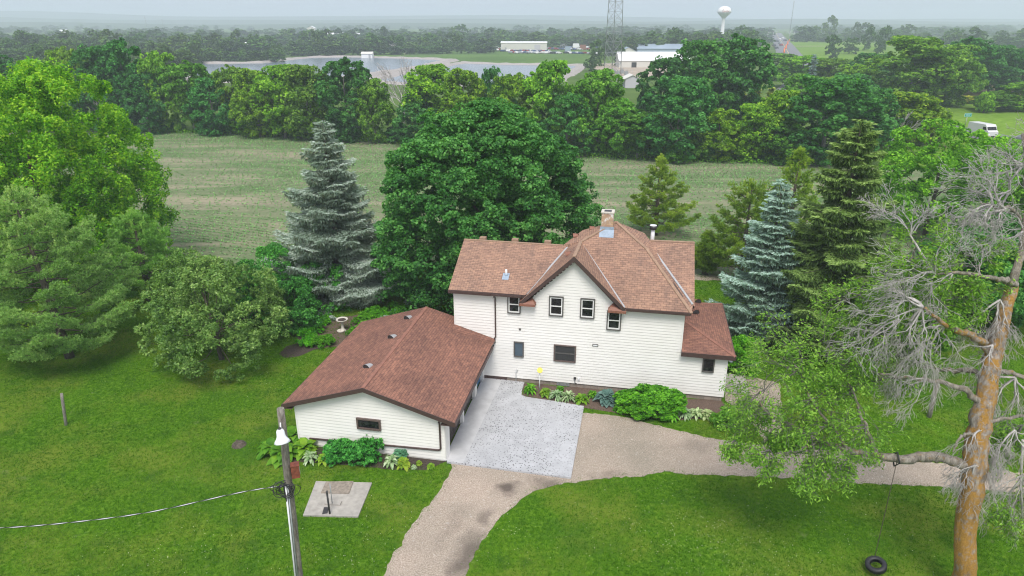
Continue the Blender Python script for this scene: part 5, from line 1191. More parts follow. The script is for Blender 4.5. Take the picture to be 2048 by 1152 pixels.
HEDGE = [ # px, base row, top row, half width, crown, tint, label
 (18, 262, 108, 50, 3, DK, 'dark tree behind the tallest yellow-green tree, at the left end of the hedgerow'), (112, 262, 122, 52, 0, LT, 'light green low tree behind the yellow-green tree at the left'),
 (160, 258, 100, 40, 4, GY, 'greyish thin-leaved tree in the hedgerow beside the broad dark crown'), (222, 264, 96, 62, 2, DK, 'broad dark tree at the left of the hedgerow under the power masts'), (268, 262, 84, 48, 3, DK, 'highest dark crown at the left of the hedgerow'),
 (338, 264, 106, 42, 0, LT, 'bright rounded crown left of the near end of the pond'), (392, 266, 128, 48, 4, MID, 'mid green tree with open limbs below the left end of the pond'), (432, 270, 158, 42, 2, BL, 'blue-green low tree in the hedgerow below the pond corner'),
 (478, 268, 136, 34, 4, GY, 'sparse greyish tree in front of the pond'), (520, 274, 140, 46, 0, LT, 'bright tree just left of the even rounded crowns'), (572, 276, 134, 50, 1, LT, 'rounded bright crown above the blue spruce, left one of the pair'), (622, 280, 133, 50, 1, MID, 'rounded mid green crown above the blue spruce, right one of the pair'),
 (698, 284, 121, 52, 3, DK, 'tall dark tree reaching the pond surface, left of the bare tree'), (752, 286, 160, 36, 0, MID, 'mid green tree directly left of the bare tree'), (842, 292, 190, 45, 2, MID, 'tree in the hedgerow right of the bare tree foot'),
 (872, 288, 134, 58, 1, OL, 'olive topped broad crown right of the bare tree'), (930, 292, 140, 48, 0, OL, 'olive crown above the dark maple, left of the dark one'), (986, 286, 139, 30, 2, DK, 'small dark crown against the second pond'), (1028, 300, 152, 46, 4, OL, 'thin olive tree below the second pond'),
 (1098, 306, 126, 50, 1, LT, 'tall bright flat-topped tree left of the lattice tower foot'), (1132, 312, 190, 52, 2, MID, 'green tree right of the top of the dark maple'), (1192, 308, 142, 55, 0, MID, 'green tree directly in front of the lattice tower'), (1232, 314, 200, 44, 0, BL, 'blue-green tree low in front of the shed'),
 (1275, 318, 225, 50, 4, BL, 'weeping blue-green tree at the field edge, in front of the huge dark crown'), (1350, 320, 158, 74, 2, MID, 'very wide dark tree at the field edge above the chimney'), (1322, 262, 118, 52, 2, DK, 'dark tree hiding the right end of the white barn'), (1395, 262, 84, 70, 2, MID, 'highest dark crown right of the white barn, left half'),
 (1465, 262, 76, 62, 3, MID, 'highest dark crown right of the white barn, right half'), (1432, 320, 218, 46, 0, LT, 'light green tree low at the field edge below the highest crowns'), (1500, 322, 212, 44, 1, OL, 'yellow-green crown left of the very large dark tree'), (1548, 320, 184, 46, 1, LT, 'bright topped tree behind the left side of the very large dark tree'),
 (1640, 326, 158, 98, 2, DK, 'very large dark tree at the right end of the field edge'), (1560, 326, 240, 50, 0, BL, 'blue-green tree in front of the very large dark tree'), (1722, 300, 178, 56, 2, MID, 'dark tree between the very large dark tree and the yellow-green thicket'), (1795, 290, 186, 62, 1, OL, 'yellow-green thicket crown beside the red pickup'),
 (1858, 290, 215, 34, 0, OL, 'low yellow-green crown next to the red pickup'),
 (1812, 214, 76, 76, 1, MID, 'biggest feathery round tree standing in the meadow at the right'), (1888, 212, 90, 52, 0, MID, 'tree with a visible trunk in the meadow right of the biggest round tree'), (1922, 190, 78, 52, 3, MID, 'tall tree behind the meadow trees at the right'), (1975, 186, 92, 46, 2, DK, 'dark tree in the right hedgerow beyond the hay field'),
 (2030, 186, 98, 42, 2, DK, 'dark tree at the right edge beyond the hay field'), (1735, 190, 108, 48, 2, DK, 'dark blue-green tree left of the biggest round meadow tree'), (1600, 175, 112, 48, 0, LT, 'light tree beyond the dead-looking spruces'), (1560, 160, 108, 40, 1, MID, 'tree beside the far highway end'),
 (1660, 178, 118, 46, 4, MID, 'thin tree right of the small far blue spruce'), (1700, 205, 130, 44, 0, LT, 'light green rounded tree below the far meadow'), (2040, 222, 165, 42, 1, LT, 'rounded bright bush-like tree at the right edge of the meadow'), (1985, 222, 184, 34, 0, DK, 'low dark green bush-like tree beside the rounded bright one'),
 (1605, 232, 150, 52, 0, MID, 'green tree above the very large dark tree'), (1690, 240, 150, 52, 2, MID, 'second green tree above the very large dark tree, right side'), (300, 268, 150, 40, 2, DK, 'dark low tree in the shade at the left of the hedgerow'), (1010, 304, 200, 40, 2, MID, 'shaded tree behind the top of the dark maple'),
]
for (x, y, ty, hw, k, colr, lab) in HEDGE:
    b_ = G(x, y); h = At(x, ty, b_.y).z; R = hw/FPX*depth((b_.x, b_.y, h*.5)); R0 = (5.0, 4.6, 5.2, 4.2, 5.2)[k]
    c = tuple(v*HR.uniform(.9, 1.1) for v in colr)
    inst(PR[k], 'hedgerow_tree', b_, R/R0*1.08, h/H_*1.02, HR.uniform(0, 6.28), c, lab, 'tree', 'trees beyond the corn field')
# undergrowth at the foot of the hedgerow
ed = [G(-60, 256), G(290, 264), G(600, 274), G(830, 290), G(1110, 311), G(1400, 324), G(1700, 333)]
bi = 0
for a, b in zip(ed, ed[1:]):
    n = int((b-a).length/4.6)
    for i in range(n):
        p = a.lerp(b, (i+HR.random())/n) + Vector((0, HR.uniform(1.0, 4.0), 0)); s = HR.uniform(.55, 1.05)
        inst(BUSH[HR.randrange(2)], 'hedgerow_bush', p, s, s*HR.uniform(.5, 1.3), HR.uniform(0, 6.28), tuple(v*HR.uniform(.85, 1.25) for v in HR.choice([MID, LT, MID, DK, BL])), 'low bush at the foot of the trees along the far edge of the corn field', 'bush', 'bushes along the far edge of the corn field', parts=False)
ugm = []; rgx = rng_(401)
for a, b in zip(ed, ed[1:]):
    n = int((b-a).length*60); t = rgx.uniform(0, 1, n)[:, None]; ugm.append(np.array(a)[None]*(1-t) + np.array(b)[None]*t + np.stack([rgx.normal(0, .6, n), rgx.uniform(-1.0, 3.0, n), rgx.uniform(.05, .7, n)], 1))
Pu = np.concatenate(ugm); V, F = leaf_quads(Pu, unit(rgx.normal(0, .7, (len(Pu), 3)) + np.array([0, 0, .8])), .34, .5, rgx)
o = mesh_np('weeds', V, F, 'leaf_mid', None, rgx.uniform(0, 1, len(F)), rgx.uniform(0, 1, len(F))); o.color = (1.1, 1.3, .8, 1); tag(o, kind='stuff', label='tall bright weeds fringing the corn field', cat='weeds')
# single bushes in the meadow
for (x, y, ty, hw, colr, lab) in [(1966, 226, 190, 17, LT, 'small loose shrub standing alone in the meadow above the road sign'), (1350, 326, 297, 26, BL, 'round blue-green shrub at the field edge above the chimney pine'), (1940, 206, 194, 26, (2.2, 1.2, 1.2), 'brown brush pile beside the meadow tree trunk')]:
    b_ = G(x, y); h = At(x, ty, b_.y).z; inst(BUSH[0], 'shrub', b_, hw/FPX*depth(b_)/3.0, h/3.2, 0, colr, lab, 'shrub')
# dead-looking and small far conifers
SPR = [(1475, 250, 160, 17, 'needle_green', (2.0, 1.5, 1.6), 'pinkish dying spruce, left of the three in front of the high dark crowns'), (1507, 252, 162, 15, 'needle_green', (1.7, 1.4, 1.4), 'greyish dying spruce, middle of the three'), (1533, 255, 172, 15, 'needle_green', (1.9, 1.5, 1.3), 'brownish dying spruce, right of the three'), (1619, 182, 110, 13, 'needle_blue', (.75, .85, 1.0), 'small far blue spruce beyond the hedgerow'), (1676, 232, 158, 14, 'needle_green', (1.7, 1.3, 1.3), 'thin brownish spruce above the very large dark tree')]
for i, (x, y, ty, hw, mt, colr, lab) in enumerate(SPR):
    b_, h, R = dims(x, y, ty, hw); spruce('spruce_tree', rng_(330+i), h, R*1.1, mt, b_, lab, z0=.6, step=.75, per=6, L=.55, W=.20, sprig=.36, color=colr, k=3, hang=.6, gap=.3)
# bare tree in the hedgerow and smaller dead trunks
def bare(px, py, ty, hw, seed, lab, n=9, r=.22, lean=0):
    b_, h, R = dims(px, py, ty, hw); rb_ = rng_(seed); root = empty('bare_tree', b_, label=lab, cat='tree'); t_ = MB(); t_.tube([(0, 0, -.2), (.1, 0, h*.25), (lean, 0, h*.55)], [r, r*.8, r*.5], 8); t_.build('trunk', 'bark_dead', root)
    m_ = MB(); tp_ = []
    for i in range(n):
        a = i*2.4; s = rb_.uniform(.22, .55); twigs(m_, rb_, (lean*s/.55, 0, h*s), Vector((math.cos(a)*.8, math.sin(a)*.8, .75)), R*.75, r*.42, 3, tp_, .42, -.02, 3, rmin=.035, wig=.13)
    m_.build('branches', 'bark_dead', root)
bare(808, 262, 126, 50, 340, 'tall bare grey tree standing in the hedgerow below the levee', 11, .28)
bare(1775, 300, 235, 30, 342, 'leaning dead grey trunks in the yellow-green thicket', 6, .14, lean=1.8)
bare(205, 262, 150, 40, 343, 'bare twiggy tree in the shade below the broad dark tree at the left', 7, .16)
bare(789, 107, 80, 7, 344, 'thin bare tree standing alone behind the small white hut', 5, .25)

# ------------------------------------------------------------------ far belts
def proto_far(seed, mt='leaf_far', n_l=26, leaf=1.15, n_leaf=9, sub=5, pk=.4, lo=.75):
    rng = rng_(seed); R, h = 5.0, 11.0
    f = lambda t: R*(lo + (1-lo)*min(1, t/pk))*math.sqrt(max(.02, 1-(max(0, t-pk)/(1.02-pk))**2))
    V, F, rn, cl, C, L = broad_crown(rng, n_l, f, .2, h, 1.9, sub=sub, n_leaf=n_leaf, leaf=leaf, aspect=.8, sub_r=.45, up=.7, squash=.8, inner=.15)
    return V, F, rn, cl
FP = [proto_far(350+i, pk=(.3, .5, .4, .6)[i], lo=(.8, .6, .75, .5)[i]) for i in range(4)]
far_src = []
def far_tree(p, R, h, c, lab, grp):
    k = FR.randrange(4)
    if len(far_src) < 4:
        k = len(far_src); V, F, rn, cl = FP[k]; o = mesh_np('far_tree', V, F, 'leaf_far', None, rn, cl); far_src.append(o)
    else: o = far_src[k].copy(); COL.objects.link(o)
    o.location = p; o.scale = (R/5, R/5, h/11); o.rotation_euler.z = FR.uniform(0, 6.28); o.color = (*c, 1)
    for kk in ('label', 'category', 'group'):
        if kk in o: del o[kk]
    tag(o, lab, 'tree', grp); return o
FR = random.Random(77)
BELTS = [ # x0, x1, base row at x0, base row at x1, top row, half width px, spacing, label, group
 (-30, 380, 152, 146, 100, 22, 27, 'hazy tree in the low wood between the left hedgerow and the first pond', 'near wood at the left'),
 (-30, 400, 132, 128, 84, 20, 22, 'hazy tree in the middle of the wood left of the ponds', 'middle wood at the left'),
 (380, 560, 126, 124, 98, 14, 17, 'small tree on the far bank at the left end of the first pond', 'trees on the far pond bank'),
 (-30, 560, 116, 110, 68, 17, 17, 'pale hazy tree at the back of the wood left of the ponds', 'back of the left wood'),
 (590, 990, 112, 106, 74, 16, 15, 'dark tree of the belt behind the pond and the small white hut', 'belt behind the pond'),
 (1000, 1215, 96, 94, 66, 15, 15, 'hazy tree behind the long white building', 'belt behind the long building'),
 (1215, 1500, 112, 106, 66, 17, 17, 'hazy tree behind the white barn and the lattice tower', 'belt behind the barn'),
 (1600, 1860, 84, 86, 55, 12, 13, 'hazy tree of the belt beyond the far road', 'belt beyond the far road'),
 (1850, 2080, 100, 98, 66, 15, 14, 'hazy tree of the belt behind the right meadow', 'belt behind the right meadow'),
 (560, 1000, 92, 88, 60, 13, 17, 'faint tree of the hazy belt above the white hut', 'faint belt above the pond')]
for (x0, x1, y0, y1, ty, hw, sp_, lab, grp) in BELTS:
    x = x0
    while x < x1:
        for row in range(2):
            t = (x-x0)/(x1-x0); py = y0+(y1-y0)*t - row*FR.uniform(2, 6); px = x + FR.uniform(-4, 4); b_ = G(px, py); h = At(px, ty + FR.gauss(6, 8) - (0 if row else -4), b_.y).z
            R = hw*FR.uniform(.7, 1.6)/FPX*depth(b_); g_ = FR.uniform(.6, 1.3)
            far_tree(b_, R, max(h, 5), (g_*FR.uniform(.9, 1.1), g_, g_*FR.uniform(.85, 1.1)), lab, grp)
        x += sp_*FR.uniform(.8, 1.2)*1.25
SOLO = [(1487, 92, 55, 24, 'broad pale tree standing right of the water tower'), (1425, 100, 66, 26, 'dark hazy tree directly left of the water tower stem'), (1350, 110, 62, 20, 'hazy pointed tree behind the blue-roofed building'), (1661, 118, 72, 17, 'dark tree standing alone in the far green field'), (1699, 108, 78, 17, 'low round tree in the far green field'), (1732, 102, 57, 12, 'slim tree in the far green field, left of the pair'), (1762, 104, 57, 14, 'slim tree in the far green field, right of the pair'), (1756, 112, 82, 11, 'low tree in front of the slim pair in the far green field'), (1192, 132, 84, 17, 'green tree at the foot of the lattice tower, left side'), (1180, 142, 118, 14, 'low tree at the right end of the second pond'), (1240, 132, 95, 13, 'green tree seen through the lattice tower')]
for (x, y, ty, hw, lab) in SOLO:
    b_ = G(x, y); h = At(x, ty, b_.y).z; far_tree(b_, hw/FPX*depth(b_), h, (.75, .85, .75), lab, None)
# the distant woods read as one mass
rgx = rng_(500); VV = []; FF = []; RN = []; CL = []; off = 0
def far_mass(n, ya, yb, x0, x1, gap=None):
    global off
    for i in range(n):
        py = rgx.uniform(ya, yb); px = rgx.uniform(x0, x1); b_ = G(px, py)
        if gap and gap(px, py): continue
        V, F, rn, cl = FP[rgx.integers(4)]; sel = rgx.permutation(len(F))[:190]; q = V.reshape(-1, 4, 3)[sel]; s = rgx.uniform(1.0, 2.4); sh = rgx.uniform(.45, 1.0)*(.8+.35*math.sin(px*.02+py*.3))
        cen = q.mean(1, keepdims=True); q = (cen + (q-cen)*2.1)*np.array([s, s, sh]) + np.array([b_.x, b_.y, 0])
        VV.append(q.reshape(-1, 3)); FF.append(np.arange(off, off+len(sel)*4).reshape(-1, 4)); off += len(sel)*4; RN.append(rn[sel]*.8); CL.append(np.full(len(sel), rgx.uniform(0, .8)))
isroad = lambda px, py: (abs(px-1556) < 26+max(0, py-60)*.3) or (1600 < px and py > 74)
far_mass(330, 66, 92, -80, 1000); far_mass(260, 62, 90, 1000, 1540); far_mass(280, 58, 74, 1590, 2150, isroad); far_mass(520, 51, 66, -120, 2180, isroad)
V = np.concatenate(VV); F = np.concatenate(FF); o = mesh_np('distant_woods', V, F, 'leaf_far', None, np.concatenate(RN), np.concatenate(CL)); o.color = (.8, .85, .85, 1); tag(o, kind='stuff', label='distant hazy woods under the horizon', cat='woods')

# ------------------------------------------------------------------ buildings far off
def shed(px, py, wd, dp, h, rise, wall, roof, label, rz=0, name='shed', cat='building', eave=.3, doors=(), ridge='x', roof_t=.15):
    root = empty(name, G(px, py), rz, label=label, cat=cat)
    mb = MB(); mb.box((0, 0, -.3), (wd, dp, h))
    if ridge == 'x': mb.add([(0, 0, h), (0, dp, h), (0, dp/2, h+rise)], [(0, 1, 2)]); mb.add([(wd, 0, h), (wd, dp, h), (wd, dp/2, h+rise)], [(0, 2, 1)])
    else: mb.add([(0, 0, h), (wd, 0, h), (wd/2, 0, h+rise)], [(0, 1, 2)]); mb.add([(0, dp, h), (wd, dp, h), (wd/2, dp, h+rise)], [(0, 2, 1)])
    mb.build('wall', wall, root); r = MB(); e = eave
    if ridge == 'x':
        k = rise/(dp/2)*e
        slab(r, [(-e, -e, h-k+.05), (wd+e, -e, h-k+.05), (wd+e, dp/2, h+rise+.05), (-e, dp/2, h+rise+.05)], roof_t, 0, 0, 0); slab(r, [(-e, dp+e, h-k+.05), (wd+e, dp+e, h-k+.05), (wd+e, dp/2, h+rise+.05), (-e, dp/2, h+rise+.05)], roof_t, 0, 0, 0)
    else:
        k = rise/(wd/2)*e
        slab(r, [(-e, -e, h-k+.05), (-e, dp+e, h-k+.05), (wd/2, dp+e, h+rise+.05), (wd/2, -e, h+rise+.05)], roof_t, 0, 0, 0); slab(r, [(wd+e, -e, h-k+.05), (wd+e, dp+e, h-k+.05), (wd/2, dp+e, h+rise+.05), (wd/2, -e, h+rise+.05)], roof_t, 0, 0, 0)
    r.build('roof', roof, root)
    for (x0, x1, z0, z1, mt) in doors:
        d = MB(); d.box((x0, -.08, z0), (x1, -.003, z1)); d.build('door' if z0 < .3 else 'window', mt, root)
    return root
shed(1002, 101, 35, 13, 5.6, .8, 'wall_cream', 'roof_white', 'long low white metal building in the scrap yard', rz=math.radians(-2), cat='building', doors=[(25.5, 30, 0, 4.2, 'wall_lilac'), (3, 4.2, 0, 2.3, 'metal_grey')])
shed(1238, 135, 34, 15, 3.3, 3.6, 'wall_cream', 'roof_white', 'large white barn with a bright white roof right of the lattice tower', rz=0, name='barn', cat='barn', doors=[(6, 8.4, 0, 2.4, 'metal_dark')])
shed(1274, 112, 30, 22, 4.5, 2.6, 'roof_blue', 'roof_blue', 'blue-grey roofed building behind the white barn', rz=math.radians(-4)); shed(1242, 114, 9, 9, 3.6, 2.2, 'wall_cream', 'roof_blue', 'small blue-grey gabled building at the left end of the white barn', ridge='y')
sh_ = shed(1250, 176, 4.8, 7, 3.1, 1.1, 'wall_lilac', 'wall_cream', 'small pale shed with an open side porch in front of the white barn', ridge='y', name='shed', cat='shed')
mb = MB(); slab(mb, [(-.2, -.3, 3.05), (-.2, 7.2, 3.05), (-2.0, 7.2, 2.45), (-2.0, -.3, 2.45)], .12, 0, 0, 0); mb.tube([(-1.9, 0, 0), (-1.9, 0, 2.4)], .07, 6); mb.tube([(-1.9, 6.8, 0), (-1.9, 6.8, 2.4)], .07, 6); mb.build('porch', 'wall_cream', sh_)
shed(723, 116, 6.6, 5, 2.5, 1.0, 'roof_white', 'wall_cream', 'tiny white hut on the bank between the two ponds', name='hut', cat='hut', doors=[(4.4, 5.6, 0, 2, 'metal_grey')])
shed(650, 80, 45, 18, 6, 2, 'wall_cream', 'roof_white', 'long pale factory roof in the trees above the first pond'); shed(615, 72, 12, 10, 11, 3, 'wall_cream', 'roof_white', 'tall white building among the far trees left of the factory', ridge='y'); shed(460, 95, 14, 9, 3.6, 1.6, 'wall_cream', 'roof_white', 'white house half hidden in the left wood'); shed(430, 97, 10, 8, 3.2, 1.5, 'wall_lilac', 'roof_white', 'pale house left of the white one in the left wood')
shed(118, 68, 14, 10, 5, 2, 'wall_cream', 'roof_white', 'far white farm building at the left among hazy trees'); shed(1240, 100, 12, 8, 3, 1.6, 'wall_cream', 'trim_rust', 'low building with a rusty roof behind the lattice tower')
# water tower
D_ = 800; wb_ = At(1443, 78, D_); wb_.z = 0; wt = empty('water_tower', wb_, label='white round water tower with faint red lettering on the horizon', cat='water tower')
ztop = At(1454, 12, D_).z; zb = At(1454, 36, D_).z; wr = 12.2/FPX*D_*1.03
mb = MB(); mb.lathe([(wr*.42, 0), (wr*.30, 4), (wr*.24, zb*.8), (wr*.26, zb+.5)], n=18); mb.build('stem', 'roof_white', wt)
hh = ztop-zb; prof_ = [(wr*.24, zb-.5), (wr*.45, zb+hh*.12), (wr*.90, zb+hh*.38), (wr, zb+hh*.52), (wr*.98, zb+hh*.62), (wr*.82, zb+hh*.82), (wr*.5, zb+hh*.95), (0, zb+hh)]
mb = MB(); mb.lathe(prof_, n=28); tk = mb.build('tank', 'roof_white', wt)
mb = MB()     # the lettering is too far off to read: a tall initial and a run of short script strokes
def curl_(x0, z0, sx, sz, n=10, a0=.6, a1=6.0):
    pts = []
    for i in range(n+1):
        t = a0 + (a1-a0)*i/n; x = x0 + sx*math.cos(t); z = z0 + sz*math.sin(t); q = x/wr; pts.append((wr*1.0*math.sin(q), -wr*1.0*math.cos(q), zb+hh*.55+z))
    return pts
mb.tube(curl_(-3.1, .5, .8, 1.3), .20, 5)
for k in range(5): mb.tube(curl_(-1.6+k*1.15, 0, .45, .55 + (.35 if k == 2 else 0), a1=5.2), .16, 5)
mb.build('lettering', 'red_letters', tk)
mb = MB(); mb.lathe([(wr*.995, zb+hh*.44), (wr*1.012, zb+hh*.45), (wr*1.012, zb+hh*.465), (wr*.99, zb+hh*.475)], n=28); mb.build('catwalk', 'metal_grey', wt)
# lattice tower
def lattice(px, py, w0, w1, H, label, name='lattice_tower', legs=3, r=.10, dz=None, mt='galvanised'):
    root = empty(name, G(px, py), label=label, cat='tower'); L_ = MB(); B_ = MB()
    P = lambda i, z: Vector(((w0+(w1-w0)*z/H)*.58*math.cos(2*math.pi*i/legs+.35), (w0+(w1-w0)*z/H)*.58*math.sin(2*math.pi*i/legs+.35), z))
    for i in range(legs): L_.tube([P(i, 0), P(i, H)], [r, r*.6], 6)
    z = 0
    while z < H-.5:
        s = dz or max(1.6, (w0+(w1-w0)*z/H)*.62); z2 = min(z+s, H)
        for i in range(legs):
            j = (i+1) % legs; B_.tube([P(i, z), P(j, z2)], r*.45, 4, cap=False); B_.tube([P(j, z), P(i, z2)], r*.45, 4, cap=False); B_.tube([P(i, z2), P(j, z2)], r*.4, 4, cap=False)
        z = z2
    L_.build('legs', mt, root); B_.build('bracing', mt, root); return root
lattice(1224, 149, 7.2, 3.2, 75, 'tall grey lattice radio tower reaching out of the top of the photo', r=.15)
def mast(px, Y, ztop, lab, w=1.2):
    b_ = At(px, 70, Y); b_.z = 0; r_ = lattice(0, 400, w, w, ztop, lab, 'radio_mast', r=.22, dz=4); r_.location = b_
mast(1579, 1300, At(1582, 2, 1300).z, 'thin far radio mast right of the water tower'); mast(296, 1500, At(294, 33, 1500).z, 'thin far mast on the left horizon, left of the two'); mast(329, 1550, At(328, 38, 1550).z, 'thin far mast on the left horizon, right of the two')
# substation gear at the tower foot
for i in range(6):
    p = G(1212+i*8, 147+(i % 2)*3); mb = MB(); mb.box((-.7, -.5, .2), (.7, .5, 1.5)); mb.box((-.8, -.6, 0), (.8, .6, .2))
    for k in (-.4, 0, .4): mb.tube([(k, 0, 1.5), (k, 0, 2.3)], .07, 6)
    o = mb.build('equipment_cabinet', 'galvanised'); o.location = p; tag(o, 'small grey equipment cabinet in the yard at the foot of the lattice tower', 'cabinet', 'cabinets at the foot of the lattice tower')
# chain link posts
for i in range(9):
    p = G(1208+i*7, 152+ (i % 3)*.4); mb = MB(); mb.tube([(0, 0, 0), (0, 0, 2.4)], .06, 6); o = mb.build('fence_post', 'galvanised'); o.location = p; tag(o, 'thin metal fence post at the lattice tower yard', 'post', 'posts of the tower yard fence')

# ------------------------------------------------------------------ vehicles
def car(name, loc, rz, body, label, cat='car', L=4.4, W=1.8, Hh=1.45, kind='car', group=None, detail=True):
    root = empty(name, loc, rz, label=label, cat=cat, group=group) if detail else None
    if kind == 'car': pr = [(-L/2, .35), (-L/2, .85), (-L*.42, .95), (-L*.30, Hh), (L*.08, Hh), (L*.24, .98), (L*.46, .85), (L/2, .6), (L/2, .35)]
    elif kind == 'pickup': pr = [(-L/2, .5), (-L/2, 1.15), (-L*.10, 1.15), (-L*.06, Hh), (L*.14, Hh), (L*.24, 1.15), (L*.48, 1.05), (L/2, .5)]
    else: pr = [(-L/2, .5), (-L/2, Hh), (L*.30, Hh), (L*.36, Hh-.35), (L*.42, 1.5), (L/2, 1.25), (L/2, .5)]
    mb = MB(); n = len(pr); vs = [(x, -W/2, z) for x, z in pr] + [(x, W/2, z) for x, z in pr]
    vs = [(x, y*(.84 if z > 1.2 and kind != 'van' else 1), z) for x, y, z in vs]
    mb.add(vs, [tuple(range(n)), tuple(reversed(range(n, 2*n)))] + [(i+1, i, n+i, n+(i+1)) for i in range(n-1)] + [(0, n-1, 2*n-1, n)])
    wl_ = MB()
    for x in (-L*.31, L*.31):
        for y in (-W/2, W/2): wl_.tube([(x, y-.11 if y > 0 else y+.11, .33), (x, y+.02*np.sign(y), .33)], .33, 12)
    if not detail:
        k = len(mb.v); mb.add(wl_.v, wl_.f, 1); return mb
    mb.build('body', body, root)
    for i in range(4):
        w1 = MB(); x = (-L*.31, L*.31)[i//2]; y = (-W/2, W/2)[i % 2]; w1.tube([(x, y-.2*np.sign(y), .33), (x, y+.02*np.sign(y), .33)], .33, 14); w1.build('wheel', 'rubber', root)
    g = MB()
    if kind == 'van':
        g.add([(L*.365, -W*.44, Hh-.40), (L*.365, W*.44, Hh-.40), (L*.425, W*.44, 1.55), (L*.425, -W*.44, 1.55)], [(0, 3, 2, 1)])
        for s in (-1, 1): g.add([(L*.20, s*(W/2+.005), 1.5), (L*.39, s*(W/2+.005), 1.5), (L*.34, s*(W/2+.005), Hh-.45), (L*.20, s*(W/2+.005), Hh-.45)], [(0, 1, 2, 3) if s < 0 else (3, 2, 1, 0)])
        for v_ in range(len(g.v)): 
            x, y, z = g.v[v_]; g.v[v_] = (x+.02, y, z)
    else:
        x0, x1, z0, z1 = (-L*.36, L*.20, 1.0, Hh-.08)
        for s in (-1, 1): g.add([(x0*.9, s*W*.47, z0), (x1, s*W*.47, z0), (x1*.4, s*W*.43, z1), (x0*.75, s*W*.43, z1)], [(0, 1, 2, 3) if s < 0 else (3, 2, 1, 0)])
        g.add([(L*.235, -W*.40, 1.0), (L*.235, W*.40, 1.0), (L*.09, W*.37, Hh-.04), (L*.09, -W*.37, Hh-.04)], [(0, 1, 2, 3)])
        for v_ in range(len(g.v)):
            x, y, z = g.v[v_]; g.v[v_] = (x+(.02 if x > L*.08 else 0), y, z+.015)
    g.build('windows', 'glass', root)
    for s in (-1, 1): h_ = MB(); h_.box((L/2-.02, s*W*.36-.14, .66), (L/2+.02, s*W*.36+.14, .82)); h_.build('headlight', 'lens_white', root)
    return root
rd = (G(2048, 288) - G(1960, 270)); ra = math.atan2(rd.y, rd.x)
p = G(1962, 274); p.z = .11; v_ = car('box_truck', p, ra, 'car_white', 'white box truck on the road at the right, partly behind trees', 'truck', L=5.4, W=2.1, Hh=2.5, kind='van')
p = G(2044, 287); p.z = .11; car('sedan', p, ra+math.pi, 'car_silver', 'silver car on the road cut off by the right edge', 'car')
p = G(1868, 252); p.z = .11; car('pickup_truck', p, ra, 'car_red', 'dark red pickup on the road beside the yellow-green thicket', 'pickup', L=5.4, W=1.95, Hh=1.85, kind='pickup')
# road sign
sp_ = G(1930, 252); rs = empty('road_sign', sp_, label='green road sign with white lettering on thin posts in the meadow', cat='sign'); zt = At(1934, 230, sp_.y).z
mb = MB()
for x in (0, ): mb.tube([(x, 0, 0), (x, 0, zt)], .06, 6)
mb.build('post', 'metal_grey', rs)
mb = MB(); mb.box((-.62, -.06, zt-.32), (.82, -.02, zt+.34)); bd = mb.build('board', 'sign_green', rs)
mb = MB(); mb.box((-.66, -.045, zt-.36), (.86, -.022, zt+.38)); mb.build('border', 'metal_white', bd)
mb = MB()     # two lines of white lettering, too far off to read
for k, (x0, n_, z_) in enumerate(((-.42, 7, zt+.07), (-.34, 6, zt-.20))):
    for i in range(n_): mb.box((x0+i*.145, -.068, z_), (x0+i*.145+.03, -.061, z_+.16)); mb.box((x0+i*.145+.032, -.068, z_+(.0, .13, .065)[i % 3]), (x0+i*.145+.10, -.061, z_+(.03, .16, .095)[i % 3]))
mb.build('lettering', 'metal_white', bd)
# scrap yard rows of cars and far traffic
VR = random.Random(31); SRC = {}
def small_car(p, rz, mt, lab, grp, s=1):
    if mt not in SRC: o = car('scrap_car', p, rz, mt, '', detail=False).build('parked_car', [mt, 'rubber']); SRC[mt] = o
    else: o = SRC[mt].copy(); COL.objects.link(o)
    o.location = p; o.rotation_euler.z = rz; o.scale = (s, s, s); tag(o, lab, 'car', grp); return o
def row(x0, x1, y0, y1, n, lab, grp):
    for i in range(n):
        t = (i+VR.uniform(.1, .9))/n; p = G(x0+(x1-x0)*t, y0+(y1-y0)*t + VR.uniform(-.5, .5)); small_car(p, VR.uniform(-.5, .5) + math.pi/2*VR.randrange(2), VR.choice(['car_white', 'car_white', 'car_white', 'car_silver', 'car_dark', 'car_red', 'car_blue']), lab, grp)
row(945, 1000, 100, 101, 14, 'scrap car in the yard left of the long white building', 'scrap cars left of the long building'); row(955, 1000, 98, 97, 10, 'scrap car in the yard left of the long white building', 'scrap cars left of the long building'); row(1005, 1100, 103, 104, 26, 'scrap car in the row in front of the long white building', 'scrap cars in front of the long building')
row(1020, 1120, 106.5, 107.5, 22, 'scrap car in the nearest row below the long white building', 'nearest row of scrap cars'); row(1095, 1180, 99, 100, 20, 'scrap car in the yard right of the long white building', 'scrap cars right of the long building'); row(1120, 1195, 95, 96, 14, 'scrap car in the yard right of the long white building', 'scrap cars right of the long building'); row(1130, 1195, 107, 109, 12, 'scrap car at the right end of the nearest row', 'right end of the scrap rows')
for i in range(5):
    p = G((1120, 1146, 1160, 1130, 1172)[i], (95, 96, 100, 104, 93)[i]); mb = MB(); w_, d_, h_ = VR.uniform(4, 7), 2.5, VR.uniform(2.4, 3.4); mb.box((0, 0, .3), (w_, d_, h_+.3)); mb.box((.1, .1, h_+.302), (w_-.1, d_-.1, h_+.5)); o = mb.build('storage_container', ['roof_white', 'roof_white', 'trim_rust', 'roof_blue', 'orange'][i]); o.location = p
    tag(o, ['white box container at the back of the scrap yard', 'second white container, right of the first in the scrap yard', 'rust-red container in the middle of the scrap yard', 'pale blue container in the scrap yard', 'orange container at the right end of the scrap yard'][i], 'container')
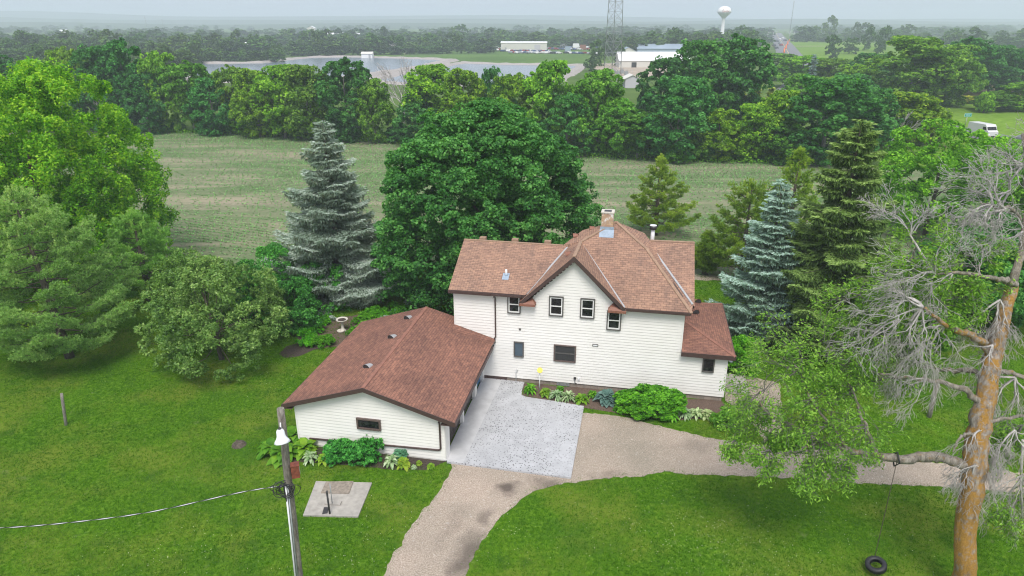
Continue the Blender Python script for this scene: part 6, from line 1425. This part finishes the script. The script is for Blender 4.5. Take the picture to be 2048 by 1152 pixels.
for i, (x, y, mt) in enumerate([(1559, 80, 'car_white'), (1562, 92, 'car_red'), (1548, 93, 'car_dark'), (1552, 98, 'car_dark'), (1565, 78, 'car_white'), (1554, 84, 'car_dark'), (1560, 88, 'car_silver'), (1570, 82, 'car_dark'), (1550, 79, 'car_silver')]):
    p = G(x, y); p.z = .12; small_car(p, math.pi/2, mt, 'tiny car on the far end of the highway near the crossing', 'cars on the far highway', 1.2)
for i in range(10):
    p = G(1568+i*1.2 - (i % 3), 106-i*2.6); mb = MB(); mb.lathe([(0, 0), (.45, 0), (.36, .6), (.3, 1.3), (0, 1.32)], n=10); o = mb.build('traffic_barrel', 'orange'); o.location = p; o.scale = (1.4, 1.4, 1.4); tag(o, 'orange construction barrel beside the far highway', 'barrel', 'orange barrels beside the far highway')
for i, (x, y) in enumerate([(1534, 82), (1545, 81), (1578, 81), (1586, 82)]):
    p = G(x, y); mb = MB(); mb.tube([(0, 0, 0), (0, 0, 9.5)], .22, 6); mb.tube([(0, 0, 9.2), ((6 if i < 2 else -6), 0, 9.6)], .16, 6); mb.box((5.6 if i < 2 else -6.3, -.3, 8.6), (6.3 if i < 2 else -5.6, .3, 9.6)); o = mb.build('traffic_signal', 'metal_grey'); o.location = p; tag(o, 'pale traffic signal mast at the far highway crossing', 'traffic signal', 'signal masts at the far crossing')

# ------------------------------------------------------------------ haze
hz = MB(); hz.box((-8900, -60, -3), (8900, 5600, 92)); ho = hz.build('haze', 'roof_white'); ho.data.materials.clear()
m = bpy.data.materials.new('haze_air'); m.use_nodes = True; nt = m.node_tree; nt.nodes.clear(); o_ = nt.nodes.new('ShaderNodeOutputMaterial'); pv_ = nt.nodes.new('ShaderNodeVolumePrincipled')
pv_.inputs['Color'].default_value = (.80, .89, 1.0, 1); pv_.inputs['Density'].default_value = .00046; pv_.inputs['Anisotropy'].default_value = 0.0
nt.links.new(pv_.outputs[0], o_.inputs['Volume']); ho.data.materials.append(m); tag(ho, kind='stuff', label='pale summer haze', cat='haze')
for me_ in (): pass
